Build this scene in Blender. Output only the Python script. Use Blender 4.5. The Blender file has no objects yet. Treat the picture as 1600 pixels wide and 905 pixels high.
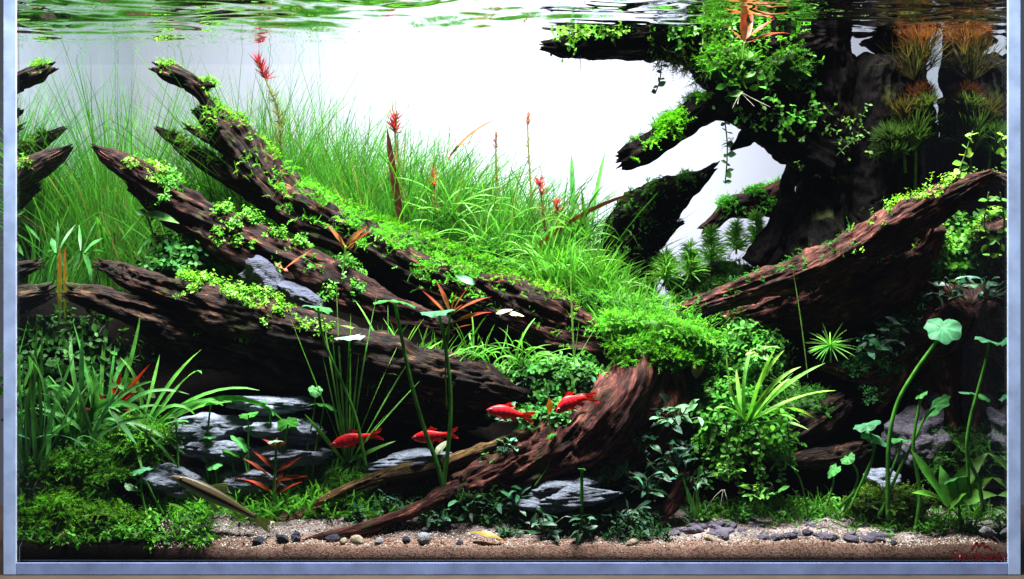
import bpy, bmesh, math
import numpy as np
from mathutils import Vector, Matrix

# ------------------------------------------------------------------ camera, world, lamps, exposure
SC = bpy.context.scene
COL = SC.collection
D = 1.13                    # camera to front glass, metres
PXM = 0.934 / 1600          # metres per photo pixel at the front glass
ZC = 0.2474                 # camera height above the tank floor
BACK = 0.34                 # apparent depth of the tank
WATER = 0.515
HALF = 0.45

cam_d = bpy.data.cameras.new('camera')
cam_d.sensor_fit = 'HORIZONTAL'
cam_d.sensor_width = 36.0
cam_d.lens = 36.0 * D / 0.934
cam_d.clip_start = 0.01
cam_d.clip_end = 50
cam = bpy.data.objects.new('camera', cam_d)
cam.location = (0, -D, ZC)
cam.rotation_euler = (math.radians(90), 0, 0)
COL.objects.link(cam)
SC.camera = cam

world = bpy.data.worlds.new('World')
SC.world = world
world.use_nodes = True
world.node_tree.nodes['Background'].inputs[0].default_value = (0.55, 0.62, 0.8, 1)
world.node_tree.nodes['Background'].inputs[1].default_value = 0.13

def area(name, loc, rot, sx, sy, power, col, spread=180):
    l = bpy.data.lights.new(name, 'AREA')
    l.shape = 'RECTANGLE'; l.size = sx; l.size_y = sy
    l.energy = power; l.color = col; l.spread = math.radians(spread)
    o = bpy.data.objects.new(name, l)
    o.location = loc; o.rotation_euler = rot
    COL.objects.link(o)
    return o
# the LED fixture hung over the tank
area('led_lamp', (-0.06, -0.08, 1.62), (math.radians(8), 0, 0), 0.84, 0.44, 172.0, (1.0, 0.99, 0.97), 120)
# the lamp behind the frosted back pane
area('back_lamp', (-0.01, 0.60, 0.40), (math.radians(-90), 0, 0), 0.34, 0.12, 2.0, (0.93, 0.90, 1.0))

SC.view_settings.view_transform = 'Standard'
SC.view_settings.look = 'None'
SC.view_settings.exposure = 0.0
SC.view_settings.gamma = 1.0
SC.render.engine = 'CYCLES'
cy = SC.cycles
cy.max_bounces = 20; cy.diffuse_bounces = 3; cy.glossy_bounces = 16
cy.transmission_bounces = 16; cy.transparent_max_bounces = 16
cy.caustics_reflective = False; cy.caustics_refractive = False
cy.sample_clamp_indirect = 4.0
cy.use_denoising = True
cy.use_adaptive_sampling = True

# ------------------------------------------------------------------ helpers
RNG = np.random.default_rng(7)
def S(Y): return PXM * (D + np.asarray(Y, float)) / D
def P(px, py, Y):
    s = S(Y)
    return np.stack(np.broadcast_arrays((np.asarray(px, float) - 800) * s, np.asarray(Y, float), ZC - (np.asarray(py, float) - 452.5) * s), -1)
def unit(v):
    return v / np.maximum(np.linalg.norm(v, axis=-1, keepdims=True), 1e-9)

def _hash(ix, iy, iz, seed):
    h = (ix * 374761393 + iy * 668265263 + iz * 2147483647 + seed * 1274126177) & 0xFFFFFFFF
    h = ((h ^ (h >> 13)) * 1274126177) & 0xFFFFFFFF
    h = ((h ^ (h >> 16)) * 2246822519) & 0xFFFFFFFF
    return ((h ^ (h >> 15)) & 0xFFFF) / 32767.5 - 1.0
def noise(p, seed=0):
    p = np.asarray(p, float)
    i = np.floor(p).astype(np.int64); f = p - i
    u = f * f * f * (f * (f * 6 - 15) + 10)
    r = 0
    for dx in (0, 1):
        wx = u[..., 0] if dx else 1 - u[..., 0]
        for dy in (0, 1):
            wy = u[..., 1] if dy else 1 - u[..., 1]
            for dz in (0, 1):
                wz = u[..., 2] if dz else 1 - u[..., 2]
                r = r + wx * wy * wz * _hash(i[..., 0] + dx, i[..., 1] + dy, i[..., 2] + dz, seed)
    return r
def fbm(p, oct=3, seed=0):
    r = 0; a = 1.0; p = np.asarray(p, float)
    for k in range(oct):
        r = r + a * noise(p * (2.03 ** k), seed + k); a *= 0.5
    return r

def mesh_from(name, V, F, attrs=None, smooth=True):
    """V (n,3); F list of index arrays (k,3) or (k,4); attrs {name: (type, array)} on points"""
    m = bpy.data.meshes.new(name)
    V = np.ascontiguousarray(V, np.float32)
    F = [np.ascontiguousarray(f, np.int32) for f in F if len(f)]
    m.vertices.add(len(V)); m.vertices.foreach_set('co', V.ravel())
    idx = np.concatenate([f.ravel() for f in F])
    tot = np.concatenate([np.full(len(f), f.shape[1], np.int32) for f in F])
    st = np.concatenate([[0], np.cumsum(tot)[:-1]]).astype(np.int32)
    m.loops.add(len(idx)); m.loops.foreach_set('vertex_index', idx)
    m.polygons.add(len(tot)); m.polygons.foreach_set('loop_start', st)
    m.polygons.foreach_set('use_smooth', np.full(len(tot), smooth, bool))
    for k, (t, a) in (attrs or {}).items():
        at = m.attributes.new(k, t, 'POINT')
        at.data.foreach_set('color' if t == 'FLOAT_COLOR' else 'vector', np.ascontiguousarray(a, np.float32).ravel())
    m.update(calc_edges=True)
    return m

class MB:
    def __init__(s): s.V = []; s.F = {3: [], 4: []}; s.T = []; s.G = []; s.n = 0
    def add(s, V, F, tint=None, grain=None):
        V = np.asarray(V, float).reshape(-1, 3)
        for f in (F if isinstance(F, (list, tuple)) else [F]):
            f = np.asarray(f)
            if len(f): s.F[f.shape[1]].append(f + s.n)
        t = np.ones((len(V), 4)) * 0.5
        if tint is not None: t[:, :3] = np.asarray(tint, float).reshape(-1, 3)
        t[:, 3] = 1
        s.T.append(t)
        s.G.append(np.zeros((len(V), 3)) if grain is None else grain)
        s.V.append(V); s.n += len(V)
        return s
    def build(s, name, mat, parent=None, smooth=True, origin=None):
        V = np.concatenate(s.V)
        o0 = np.zeros(3)
        if origin is not None: o0 = np.asarray(origin, float)
        elif parent is None: o0 = np.array([V[:, 0].mean(), V[:, 1].mean(), V[:, 2].min()])
        pl = np.asarray(parent_loc(parent)) if parent is not None else np.zeros(3)
        V = V - o0 - pl
        F = [np.concatenate(s.F[k]) for k in (3, 4) if s.F[k]]
        m = mesh_from(name, V, F, {'tint': ('FLOAT_COLOR', np.concatenate(s.T)), 'grain': ('FLOAT_VECTOR', np.concatenate(s.G))}, smooth)
        m.materials.append(mat)
        o = bpy.data.objects.new(name, m)
        COL.objects.link(o)
        o.location = o0
        if parent is not None: o.parent = parent
        return o
def parent_loc(o):
    l = np.array(o.location)
    while o.parent is not None:
        o = o.parent; l = l + np.array(o.location)
    return l
def tag(o, label=None, cat=None, group=None, kind=None):
    if label: o['label'] = label
    if cat: o['category'] = cat
    if group: o['group'] = group
    if kind: o['kind'] = kind
    return o
def thing(name, label, cat, loc, group=None):
    o = bpy.data.objects.new(name, None)
    o.empty_display_size = 0.01
    o.location = loc; COL.objects.link(o)
    return tag(o, label, cat, group)
def box(x0, x1, y0, y1, z0, z1):
    V = np.array([(x, y, z) for x in (x0, x1) for y in (y0, y1) for z in (z0, z1)], float)
    F = np.array([(0, 1, 3, 2), (4, 6, 7, 5), (0, 4, 5, 1), (2, 3, 7, 6), (0, 2, 6, 4), (1, 5, 7, 3)])
    return V, F

# ------------------------------------------------------------------ materials
def nodes(name):
    m = bpy.data.materials.new(name); m.use_nodes = True
    nt = m.node_tree; nt.nodes.clear()
    return m, nt, nt.nodes.new('ShaderNodeOutputMaterial')
def N(nt, t, **kw):
    n = nt.nodes.new('ShaderNode' + t)
    for k, v in kw.items():
        if k.startswith('_'): setattr(n, k[1:], v)
        else: n.inputs[k.replace('__', ' ')].default_value = v
    return n
def ramp(nt, stops):
    r = nt.nodes.new('ShaderNodeValToRGB')
    e = r.color_ramp.elements
    while len(e) < len(stops): e.new(0.5)
    for k, (p, c) in enumerate(stops):
        e[k].position = p; e[k].color = (*c, 1) if len(c) == 3 else c
    return r
def mixc(nt, fac, a, b, mode='MIX'):
    n = nt.nodes.new('ShaderNodeMix'); n.data_type = 'RGBA'; n.blend_type = mode
    for i, v in ((0, fac), (6, a), (7, b)):
        if hasattr(v, 'links') or hasattr(v, 'is_linked'): nt.links.new(v, n.inputs[i])
        else: n.inputs[i].default_value = v if i == 0 else ((*v, 1) if len(v) == 3 else v)
    return n.outputs[2]

def leaf_mat(name, trans=0.4, rough=0.38, spec=0.35, scale=90, amp=0.5):
    m, nt, out = nodes(name); L = nt.links.new
    at = N(nt, 'Attribute', _attribute_name='tint')
    tc = N(nt, 'TexCoord')
    nz = N(nt, 'TexNoise', Scale=scale, Detail=3.0)
    L(tc.outputs['Object'], nz.inputs['Vector'])
    r = ramp(nt, [(0.3, (1 - amp,) * 3), (0.7, (1 + amp * 0.6,) * 3)])
    L(nz.outputs['Fac'], r.inputs[0])
    c = mixc(nt, 1.0, at.outputs['Color'], r.outputs[0], 'MULTIPLY')
    bs = N(nt, 'BsdfPrincipled', Roughness=rough)
    bs.inputs['Specular IOR Level'].default_value = spec
    L(c, bs.inputs['Base Color'])
    tr = N(nt, 'BsdfTranslucent')
    c2 = mixc(nt, 1.0, c, (1.25, 1.3, 0.75), 'MULTIPLY')
    L(c2, tr.inputs['Color'])
    bp = N(nt, 'Bump', Strength=0.25, Distance=0.001); L(nz.outputs['Fac'], bp.inputs['Height']); L(bp.outputs[0], bs.inputs['Normal'])
    mx = N(nt, 'MixShader'); mx.inputs[0].default_value = trans
    L(bs.outputs[0], mx.inputs[1]); L(tr.outputs[0], mx.inputs[2]); L(mx.outputs[0], out.inputs[0])
    return m
M_LEAF = leaf_mat('leaf', 0.36, 0.45, 0.14)
M_THIN = leaf_mat('fine_foliage', 0.38, 0.5, 0.08, 40, 0.35)
M_DARKLEAF = leaf_mat('dark_waxy_leaf', 0.15, 0.42, 0.3, 120, 0.5)
M_SHEER = leaf_mat('sheer_leaf', 0.65, 0.5, 0.08, 60, 0.3)
M_FIN = leaf_mat('fish_fin', 0.55, 0.35, 0.4, 200, 0.3)
M_ROOT = leaf_mat('plant_root', 0.2, 0.5, 0.3, 200, 0.2)

def wood_mat(name, dark, mid, light, spec=0.07):
    m, nt, out = nodes(name); L = nt.links.new
    at = N(nt, 'Attribute', _attribute_name='grain')
    tc = N(nt, 'TexCoord')
    n1 = N(nt, 'TexNoise', Scale=210.0, Detail=6.0, Roughness=0.62, Distortion=0.6)
    L(at.outputs['Vector'], n1.inputs['Vector'])
    n2 = N(nt, 'TexNoise', Scale=22.0, Detail=5.0, Roughness=0.6)
    L(tc.outputs['Object'], n2.inputs['Vector'])
    n3 = N(nt, 'TexNoise', Scale=700.0, Detail=4.0, Roughness=0.6)
    L(at.outputs['Vector'], n3.inputs['Vector'])
    r1 = ramp(nt, [(0.41, dark), (0.58, mid), (0.77, light)])
    L(n1.outputs['Fac'], r1.inputs[0])
    r2 = ramp(nt, [(0.34, (0.30, 0.25, 0.24)), (0.52, (1.0, 0.88, 0.82)), (0.72, (1.8, 1.35, 1.1))])
    L(n2.outputs['Fac'], r2.inputs[0])
    c = mixc(nt, 1.0, r1.outputs[0], r2.outputs[0], 'MULTIPLY')
    r3 = ramp(nt, [(0.35, (0.45, 0.45, 0.45)), (0.6, (1.15, 1.15, 1.15))])
    L(n3.outputs['Fac'], r3.inputs[0])
    c = mixc(nt, 1.0, c, r3.outputs[0], 'MULTIPLY')
    # thin algae film in patches
    n4 = N(nt, 'TexNoise', Scale=35.0, Detail=6.0); L(tc.outputs['Object'], n4.inputs['Vector'])
    r4 = ramp(nt, [(0.60, (0, 0, 0)), (0.72, (0.55,) * 3)])
    L(n4.outputs['Fac'], r4.inputs[0])
    c = mixc(nt, r4.outputs[0], c, (0.035, 0.045, 0.012))
    bs = N(nt, 'BsdfPrincipled', Roughness=0.68)
    bs.inputs['Specular IOR Level'].default_value = spec
    L(c, bs.inputs['Base Color'])
    ad = N(nt, 'Math', _operation='ADD'); L(n1.outputs['Fac'], ad.inputs[0]); L(n3.outputs['Fac'], ad.inputs[1])
    bp = N(nt, 'Bump', Strength=0.9, Distance=0.0018)
    L(ad.outputs[0], bp.inputs['Height']); L(bp.outputs[0], bs.inputs['Normal'])
    L(bs.outputs[0], out.inputs[0])
    return m
M_WOOD = wood_mat('driftwood', (0.002, 0.0014, 0.001), (0.015, 0.0075, 0.005), (0.19, 0.10, 0.05))
M_WOODRED = wood_mat('driftwood_reddish', (0.003, 0.0014, 0.0014), (0.026, 0.009, 0.007), (0.22, 0.09, 0.06))
M_WOODROOT = wood_mat('driftwood_root_bark', (0.010, 0.004, 0.004), (0.080, 0.028, 0.022), (0.36, 0.16, 0.12))
M_WOODOLIVE = wood_mat('driftwood_olive', (0.02, 0.014, 0.006), (0.10, 0.065, 0.025), (0.30, 0.20, 0.09))
M_WOODBLACK = wood_mat('driftwood_black', (0.001, 0.0008, 0.0008), (0.0025, 0.002, 0.002), (0.012, 0.007, 0.0055), 0.02)

def rock_mat(name, a, b, vein, vs=(0.63, 0.70)):
    m, nt, out = nodes(name); L = nt.links.new
    tc = N(nt, 'TexCoord')
    mp = N(nt, 'Mapping'); mp.inputs['Scale'].default_value = (1, 1, 2.6); L(tc.outputs['Object'], mp.inputs[0])
    n1 = N(nt, 'TexNoise', Scale=60.0, Detail=8.0, Roughness=0.65, Distortion=0.8); L(mp.outputs[0], n1.inputs[0])
    r1 = ramp(nt, [(0.3, a), (0.62, b)]); L(n1.outputs['Fac'], r1.inputs[0])
    n2 = N(nt, 'TexNoise', Scale=26.0, Detail=7.0, Roughness=0.6, Distortion=1.5); L(mp.outputs[0], n2.inputs[0])
    r2 = ramp(nt, [(vs[0], (0, 0, 0)), (vs[1], (1, 1, 1))]); L(n2.outputs['Fac'], r2.inputs[0])
    c = mixc(nt, r2.outputs[0], r1.outputs[0], vein)
    bs = N(nt, 'BsdfPrincipled', Roughness=0.6); bs.inputs['Specular IOR Level'].default_value = 0.25
    L(c, bs.inputs['Base Color'])
    n3 = N(nt, 'TexNoise', Scale=260.0, Detail=6.0, Roughness=0.65); L(mp.outputs[0], n3.inputs[0])
    ad = N(nt, 'Math', _operation='ADD'); L(n1.outputs['Fac'], ad.inputs[0]); L(n3.outputs['Fac'], ad.inputs[1])
    bp = N(nt, 'Bump', Strength=0.9, Distance=0.004); L(ad.outputs[0], bp.inputs['Height']); L(bp.outputs[0], bs.inputs['Normal'])
    L(bs.outputs[0], out.inputs[0])
    return m
M_SLATE = rock_mat('slate', (0.03, 0.036, 0.052), (0.17, 0.195, 0.255), (0.32, 0.34, 0.39))
M_DARKROCK = rock_mat('dark_stone', (0.009, 0.010, 0.020), (0.036, 0.042, 0.07), (0.22, 0.235, 0.28), (0.66, 0.70))
M_TANROCK = rock_mat('tan_pebble', (0.20, 0.15, 0.09), (0.42, 0.36, 0.27), (0.5, 0.44, 0.36))
M_GREYPEB = rock_mat('grey_pebble', (0.16, 0.16, 0.18), (0.30, 0.30, 0.33), (0.38, 0.38, 0.4))
M_PURPLEROCK = rock_mat('purple_slate_chip', (0.03, 0.026, 0.04), (0.13, 0.11, 0.15), (0.28, 0.26, 0.31))

def simple_mat(name, col, rough=0.6, spec=0.3):
    m, nt, out = nodes(name); L = nt.links.new
    tc = N(nt, 'TexCoord'); nz = N(nt, 'TexNoise', Scale=45.0, Detail=5.0); L(tc.outputs['Object'], nz.inputs[0])
    r = ramp(nt, [(0.3, tuple(c * 0.75 for c in col)), (0.7, tuple(min(1, c * 1.2) for c in col))]); L(nz.outputs['Fac'], r.inputs[0])
    bs = N(nt, 'BsdfPrincipled', Roughness=rough); bs.inputs['Specular IOR Level'].default_value = spec
    L(r.outputs[0], bs.inputs['Base Color']); L(bs.outputs[0], out.inputs[0])
    return m

# ------------------------------------------------------------------ geometry generators
def ribbons(base, d, nrm, length, width, prof, bend=None, fold=0.0, tint=(0.05, 0.2, 0.03), tipt=None, wave=0.0):
    """N ribbons of m segments with three vertices across; returns V, F, tint"""
    base = np.atleast_2d(base).astype(float); n = len(base)
    d = unit(np.broadcast_to(np.asarray(d, float), (n, 3))); nrm = np.broadcast_to(np.asarray(nrm, float), (n, 3))
    length = np.broadcast_to(np.asarray(length, float), (n,)); width = np.broadcast_to(np.asarray(width, float), (n,))
    bend = np.zeros((n, 3)) if bend is None else np.broadcast_to(np.asarray(bend, float), (n, 3))
    prof = np.asarray(prof, float); m = len(prof)
    pos = np.zeros((n, m, 3)); pos[:, 0] = base
    dirs = np.zeros((n, m, 3)); dirs[:, 0] = d
    for k in range(1, m):
        t = k / (m - 1)
        dk = unit(d + bend * t); dirs[:, k] = dk
        pos[:, k] = pos[:, k - 1] + dk * (length / (m - 1))[:, None]
    side = unit(np.cross(dirs, np.broadcast_to(nrm[:, None, :], dirs.shape)))
    up = np.cross(side, dirs)
    if wave: 
        ph = RNG.uniform(0, 6.28, (n, 1, 1))
        wv = np.sin(np.linspace(0, 7, m)[None, :, None] + ph) * wave
    w = (prof[None, :] * width[:, None] * 0.5)[..., None]
    V = np.stack([pos - side * w + up * w * fold, pos, pos + side * w + up * w * fold], 2)
    if wave:
        V[:, :, 0] += up * w * wv; V[:, :, 2] -= up * w * wv
    idx = np.arange(n * m * 3).reshape(n, m, 3)
    q = []
    for a in (0, 1):
        q.append(np.stack([idx[:, :-1, a], idx[:, :-1, a + 1], idx[:, 1:, a + 1], idx[:, 1:, a]], -1).reshape(-1, 4))
    tint = np.broadcast_to(np.asarray(tint, float), (n, 3))
    if tipt is None: T = np.broadcast_to(tint[:, None, None, :], V.shape)
    else:
        tipt = np.broadcast_to(np.asarray(tipt, float), (n, 3))
        g = (np.linspace(0, 1, m) ** 1.5)[None, :, None, None]
        T = tint[:, None, None, :] * (1 - g) + tipt[:, None, None, :] * g
        T = np.broadcast_to(T, V.shape)
    return V.reshape(-1, 3), np.concatenate(q), T.reshape(-1, 3)

STRAP = [0.55, 0.85, 1, 1, 1, 0.95, 0.88, 0.75, 0.5, 0.04]
OVAL = [0.12, 0.7, 1, 0.95, 0.6, 0.05]
LANCE = [0.2, 0.55, 0.9, 1, 0.9, 0.65, 0.35, 0.03]
SMALL = [0.15, 0.95, 0.9, 0.05]
HAIR = [1, 1, 0.95, 0.85, 0.7, 0.5, 0.1]

def greens(n, base, var=0.35):
    b = np.asarray(base, float)
    f = RNG.uniform(1 - var, 1 + var, (n, 1))
    return b * f * RNG.uniform([0.75, 0.95, 0.7], [1.3, 1.05, 1.2], (n, 3))

def rand_dir(n, up=0.0, horiz=1.0):
    v = RNG.normal(size=(n, 3)) * [horiz, horiz, 0.6]
    v[:, 2] += up
    return unit(v)

def tube(mb, pts, rad, nang=8, tint=(0.1, 0.2, 0.03), samples=None):
    """plain smooth tube along world points, for stems and roots"""
    C, r = spline(np.asarray(pts, float), np.asarray(rad, float), samples or max(6, len(pts) * 5))
    T = unit(np.gradient(C, axis=0))
    ref = np.array([0.13, -1, 0.07])
    A = unit(ref - (T @ ref)[:, None] * T); B = np.cross(T, A)
    th = np.linspace(0, 2 * np.pi, nang, endpoint=False)
    V = C[:, None] + r[:, None, None] * (np.cos(th)[None, :, None] * A[:, None] + np.sin(th)[None, :, None] * B[:, None])
    M = len(C); idx = np.arange(M * nang).reshape(M, nang)
    q = np.stack([idx[:-1], np.roll(idx, -1, 1)[:-1], np.roll(idx, -1, 1)[1:], idx[1:]], -1).reshape(-1, 4)
    n0 = M * nang
    V = np.concatenate([V.reshape(-1, 3), C[:1], C[-1:]])
    c0 = np.stack([np.full(nang, n0), np.roll(idx[0], -1), idx[0]], -1)
    c1 = np.stack([np.full(nang, n0 + 1), idx[-1], np.roll(idx[-1], -1)], -1)
    mb.add(V, [q, c0, c1], np.broadcast_to(tint, V.shape) if np.ndim(tint) == 1 else np.asarray(tint))
    return C
def spline(P0, r, n):
    P0 = np.asarray(P0, float)
    Q = np.column_stack([P0, r])
    if len(Q) == 2: 
        t = np.linspace(0, 1, n)[:, None]; R = Q[0] * (1 - t) + Q[1] * t
        return R[:, :3], R[:, 3]
    E = np.vstack([2 * Q[0] - Q[1], Q, 2 * Q[-1] - Q[-2]])
    seg = np.linalg.norm(np.diff(P0, axis=0), axis=1); cum = np.concatenate([[0], np.cumsum(seg)])
    s = np.linspace(0, cum[-1], n)
    k = np.clip(np.searchsorted(cum, s, 'right') - 1, 0, len(P0) - 2)
    t = ((s - cum[k]) / np.maximum(seg[k], 1e-9))[:, None]
    a, b, c, d = E[k], E[k + 1], E[k + 2], E[k + 3]
    R = 0.5 * ((2 * b) + (c - a) * t + (2 * a - 5 * b + 4 * c - d) * t * t + (3 * b - a - 3 * c + d) * t ** 3)
    return R[:, :3], np.maximum(R[:, 3], 1e-4)

WOODSURF = {}
def wood(mb, path, seed, key=None, ridge=0.22, lump=0.22, jag=(0.008, 0.008), depth=1.0, step=0.0019, twist=4.0):
    """gnarled grooved limb through photo points (px, py, Y, radius in px)"""
    path = np.asarray(path, float)
    C0 = P(path[:, 0], path[:, 1], path[:, 2]); r0 = path[:, 3] * S(path[:, 2])
    Lg = np.linalg.norm(np.diff(C0, axis=0), axis=1).sum()
    M = int(np.clip(Lg / step, 14, 320))
    C, r = spline(C0, r0, M)
    nang = int(np.clip(2 * np.pi * r.max() / 0.0015, 20, 132))
    T = unit(np.gradient(C, axis=0))
    ref = np.array([0.0, -1.0, 0.0])
    B = unit(ref - (T @ ref)[:, None] * T); A = np.cross(B, T)
    s = np.linspace(0, Lg, M)
    th = np.linspace(0, 2 * np.pi, nang, endpoint=False)[None, :] + (s[:, None] * twist)
    sh = th - s[:, None] * twist
    ct, st = np.cos(sh), np.sin(sh)
    rr = np.broadcast_to(r[:, None], th.shape)
    sg = np.broadcast_to(s[:, None], th.shape)
    X = np.cos(th) * (0.006 + rr * 0.7); Z = np.sin(th) * (0.006 + rr * 0.7)
    n1 = fbm(np.stack([X * 40, Z * 40, sg * 22], -1), 3, seed)
    n2 = noise(np.stack([X * 130, Z * 130, sg * 13 + n1 * 0.3], -1), seed + 11)
    n3 = noise(np.stack([X * 330, Z * 330, sg * 30], -1), seed + 23)
    n4 = noise(np.stack([X * 700, Z * 700, sg * 60], -1), seed + 31)
    rid = (1 - 2.2 * np.abs(n2)) * 0.6 + (1 - 2 * np.abs(n3)) * 0.3 + n4 * 0.12
    amp = np.minimum(ridge * rr, 0.0048)
    n5 = fbm(np.stack([X * 95, Z * 95, sg * 75], -1), 2, seed + 41)
    crack = np.exp(-(noise(np.stack([X * 85, Z * 85, sg * 9 + n5 * 0.5], -1), seed + 47) / 0.07) ** 2) * np.clip(noise(np.stack([X * 30, Z * 30, sg * 30], -1), seed + 49) * 3 + 0.4, 0, 1)
    disp = rr * lump * n1 + amp * rid - amp * 0.4 + np.minimum(rr * 0.10, 0.0022) * n5 - np.minimum(rr * 0.28, 0.0045) * crack
    R = np.maximum(rr + disp, rr * 0.22)
    pos = C[:, None] + (R * ct)[..., None] * A[:, None] + (R * st * depth)[..., None] * B[:, None]
    ends = np.minimum(1, np.arange(M) / 7.0)
    for e, j in ((0, jag[0]), (1, jag[1])):
        if j <= 0: continue
        w = np.exp(-np.arange(M) / 5.0)
        w = w if e == 0 else w[::-1]
        jn = noise(np.stack([np.cos(th) * 2.2, np.sin(th) * 2.2, np.full_like(th, e * 9.0)], -1), seed + 51) + 0.5 * noise(np.stack([np.cos(th) * 5, np.sin(th) * 5, np.full_like(th, e * 9.0)], -1), seed + 57)
        pos += (jn * w[:, None] * j)[..., None] * T[:, None] * (-1 if e == 0 else 1)
    idx = np.arange(M * nang).reshape(M, nang)
    q = np.stack([idx[:-1], idx[1:], np.roll(idx, -1, 1)[1:], np.roll(idx, -1, 1)[:-1]], -1).reshape(-1, 4)
    n0 = M * nang
    V = np.concatenate([pos.reshape(-1, 3), pos[:1].mean(1) - T[:1] * jag[0] * -0.3, pos[-1:].mean(1) + T[-1:] * jag[1] * -0.3])
    c0 = np.stack([np.full(nang, n0), idx[0], np.roll(idx[0], -1)], -1)
    c1 = np.stack([np.full(nang, n0 + 1), np.roll(idx[-1], -1), idx[-1]], -1)
    g = np.stack([X, Z, sg * 0.20 + n5 * 0.0006], -1).reshape(-1, 3)
    g = np.concatenate([g, g[:1], g[-1:]])
    mb.add(V, [q, c0, c1], None, g + seed * 0.37)
    if key is not None:
        du = np.gradient(pos, axis=0); dv = np.roll(pos, -1, 1) - np.roll(pos, 1, 1)
        nr = unit(np.cross(dv, du)); 
        flip = np.sign(((pos - C[:, None]) * nr).sum(-1, keepdims=True)); nr = nr * np.where(flip == 0, 1, flip)
        WOODSURF.setdefault(key, []).append((pos, nr, path[:, 0]))
    return mb
def on_wood(key, n, x0, x1, nz=0.35, cov=0.0, seed=1, front=-9):
    """n random surface spots with photo x between x0 and x1 facing up"""
    A, B = [], []
    for pos, nr, _ in WOODSURF[key]:
        px = 800 + pos[..., 0] / S(pos[..., 1])
        ok = (px > x0) & (px < x1) & (nr[..., 2] > nz) & (nr[..., 1] < 0.75)
        A.append(pos[ok]); B.append(nr[ok])
    A = np.concatenate(A); B = np.concatenate(B)
    c = noise(A * 70, seed) > cov - 0.5
    if c.sum() > 5: A, B = A[c], B[c]
    k = RNG.integers(0, len(A), n)
    return A[k] + RNG.normal(size=(n, 3)) * 0.0012, B[k]

def moss(mb, p, n, base=(0.05, 0.22, 0.02), L=(0.005, 0.012), nodes_=6, leaf=0.0021):
    """feathery fronds with paired leaflets at spots p with normals n"""
    k = len(p)
    d = unit(n * 0.7 + RNG.normal(size=(k, 3)) * 0.65 + [0, -0.15, 0.15])
    bend = RNG.normal(size=(k, 3)) * 0.5 + [0, -0.1, -0.5]
    Ln = RNG.uniform(L[0], L[1], k)
    tint = greens(k, base, 0.45)
    V, F, T = ribbons(p, d, RNG.normal(size=(k, 3)), Ln, 0.0006, [1, 1, 0.8, 0.5, 0.2], bend, 0, tint * 0.8)
    mb.add(V, F, T)
    pos = p.copy(); 
    Bp, Bd, Bn, Bt, Bs = [], [], [], [], []
    side0 = unit(np.cross(d, RNG.normal(size=(k, 3))))
    for j in range(nodes_):
        t = (j + 1) / nodes_
        dk = unit(d + bend * t); pos = pos + dk * (Ln / nodes_)[:, None]
        for sgn in (-1, 1):
            Bp.append(pos.copy()); Bd.append(unit(dk * 0.6 + side0 * sgn + RNG.normal(size=(k, 3)) * 0.25))
            Bn.append(np.cross(dk, side0) + RNG.normal(size=(k, 3)) * 0.3); Bt.append(tint * RNG.uniform(0.8, 1.25, (k, 1)) * (0.85 + 0.4 * t)); Bs.append(np.full(k, leaf * (1.15 - 0.6 * t)))
    Bp, Bd, Bn, Bt, Bs = map(np.concatenate, (Bp, Bd, Bn, Bt, Bs))
    V, F, T = ribbons(Bp, Bd, Bn, Bs * RNG.uniform(0.7, 1.4, len(Bs)), Bs * 0.5, [0.5, 1, 0.05], None, 0.3, Bt)
    mb.add(V, F, T)

def leaflets(mb, p, n, base=(0.07, 0.26, 0.03), stem=(0.006, 0.016), leaf=(0.0035, 0.0055), nod=3, wid=0.62, lean=(0, -0.2, 0.2), bendk=0.6):
    """creeping stems with opposite oval leaves"""
    k = len(p)
    d = unit(n * 0.6 + RNG.normal(size=(k, 3)) * 0.5 + np.asarray(lean))
    bend = RNG.normal(size=(k, 3)) * bendk
    Ln = RNG.uniform(stem[0], stem[1], k)
    tint = greens(k, base, 0.4)
    V, F, T = ribbons(p, d, RNG.normal(size=(k, 3)), Ln, 0.0007, [1, 1, 0.9, 0.7], bend, 0, tint * 0.8)
    mb.add(V, F, T)
    pos = p.copy(); ang = RNG.uniform(0, 6.28, k)
    Bp, Bd, Bn, Bt, Bs = [], [], [], [], []
    for j in range(nod):
        t = (j + 1) / nod
        dk = unit(d + bend * t); pos = pos + dk * (Ln / nod)[:, None]
        a1 = unit(np.cross(dk, [0.31, 0.2, 0.93] + RNG.normal(size=(k, 3)) * 0.05)); a2 = np.cross(dk, a1)
        a = ang + j * 1.57
        sd = a1 * np.cos(a)[:, None] + a2 * np.sin(a)[:, None]
        for sgn in (-1, 1):
            Bp.append(pos.copy()); Bd.append(unit(sd * sgn + dk * 0.35 + RNG.normal(size=(k, 3)) * 0.2)); Bn.append(dk + [0, -0.1, 0.5] + RNG.normal(size=(k, 3)) * 0.25)
            Bt.append(tint * RNG.uniform(0.75, 1.3, (k, 1))); Bs.append(RNG.uniform(leaf[0], leaf[1], k) * (1.1 - 0.25 * t))
    Bp, Bd, Bn, Bt, Bs = map(np.concatenate, (Bp, Bd, Bn, Bt, Bs))
    V, F, T = ribbons(Bp, Bd, Bn, Bs, Bs * wid, SMALL, np.array([0, 0, -0.35]), 0.18, Bt)
    mb.add(V, F, T)

def hair(mb, base, height, lean, width, tint, tipt=None, seg=HAIR, bend=None):
    n = len(base)
    d = unit(np.column_stack([lean[:, 0], lean[:, 1], np.ones(n)]))
    if bend is None: bend = np.column_stack([RNG.normal(size=n) * 0.45 + lean[:, 0] * 1.0, RNG.normal(size=n) * 0.35, -np.abs(RNG.normal(size=n)) * 0.35])
    nr = np.column_stack([RNG.normal(size=n) * 0.5, -np.ones(n), np.zeros(n)])
    V, F, T = ribbons(base, d, nr, height, width, seg, bend, 0.15, tint, tipt)
    mb.add(V, F, T)

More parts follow.
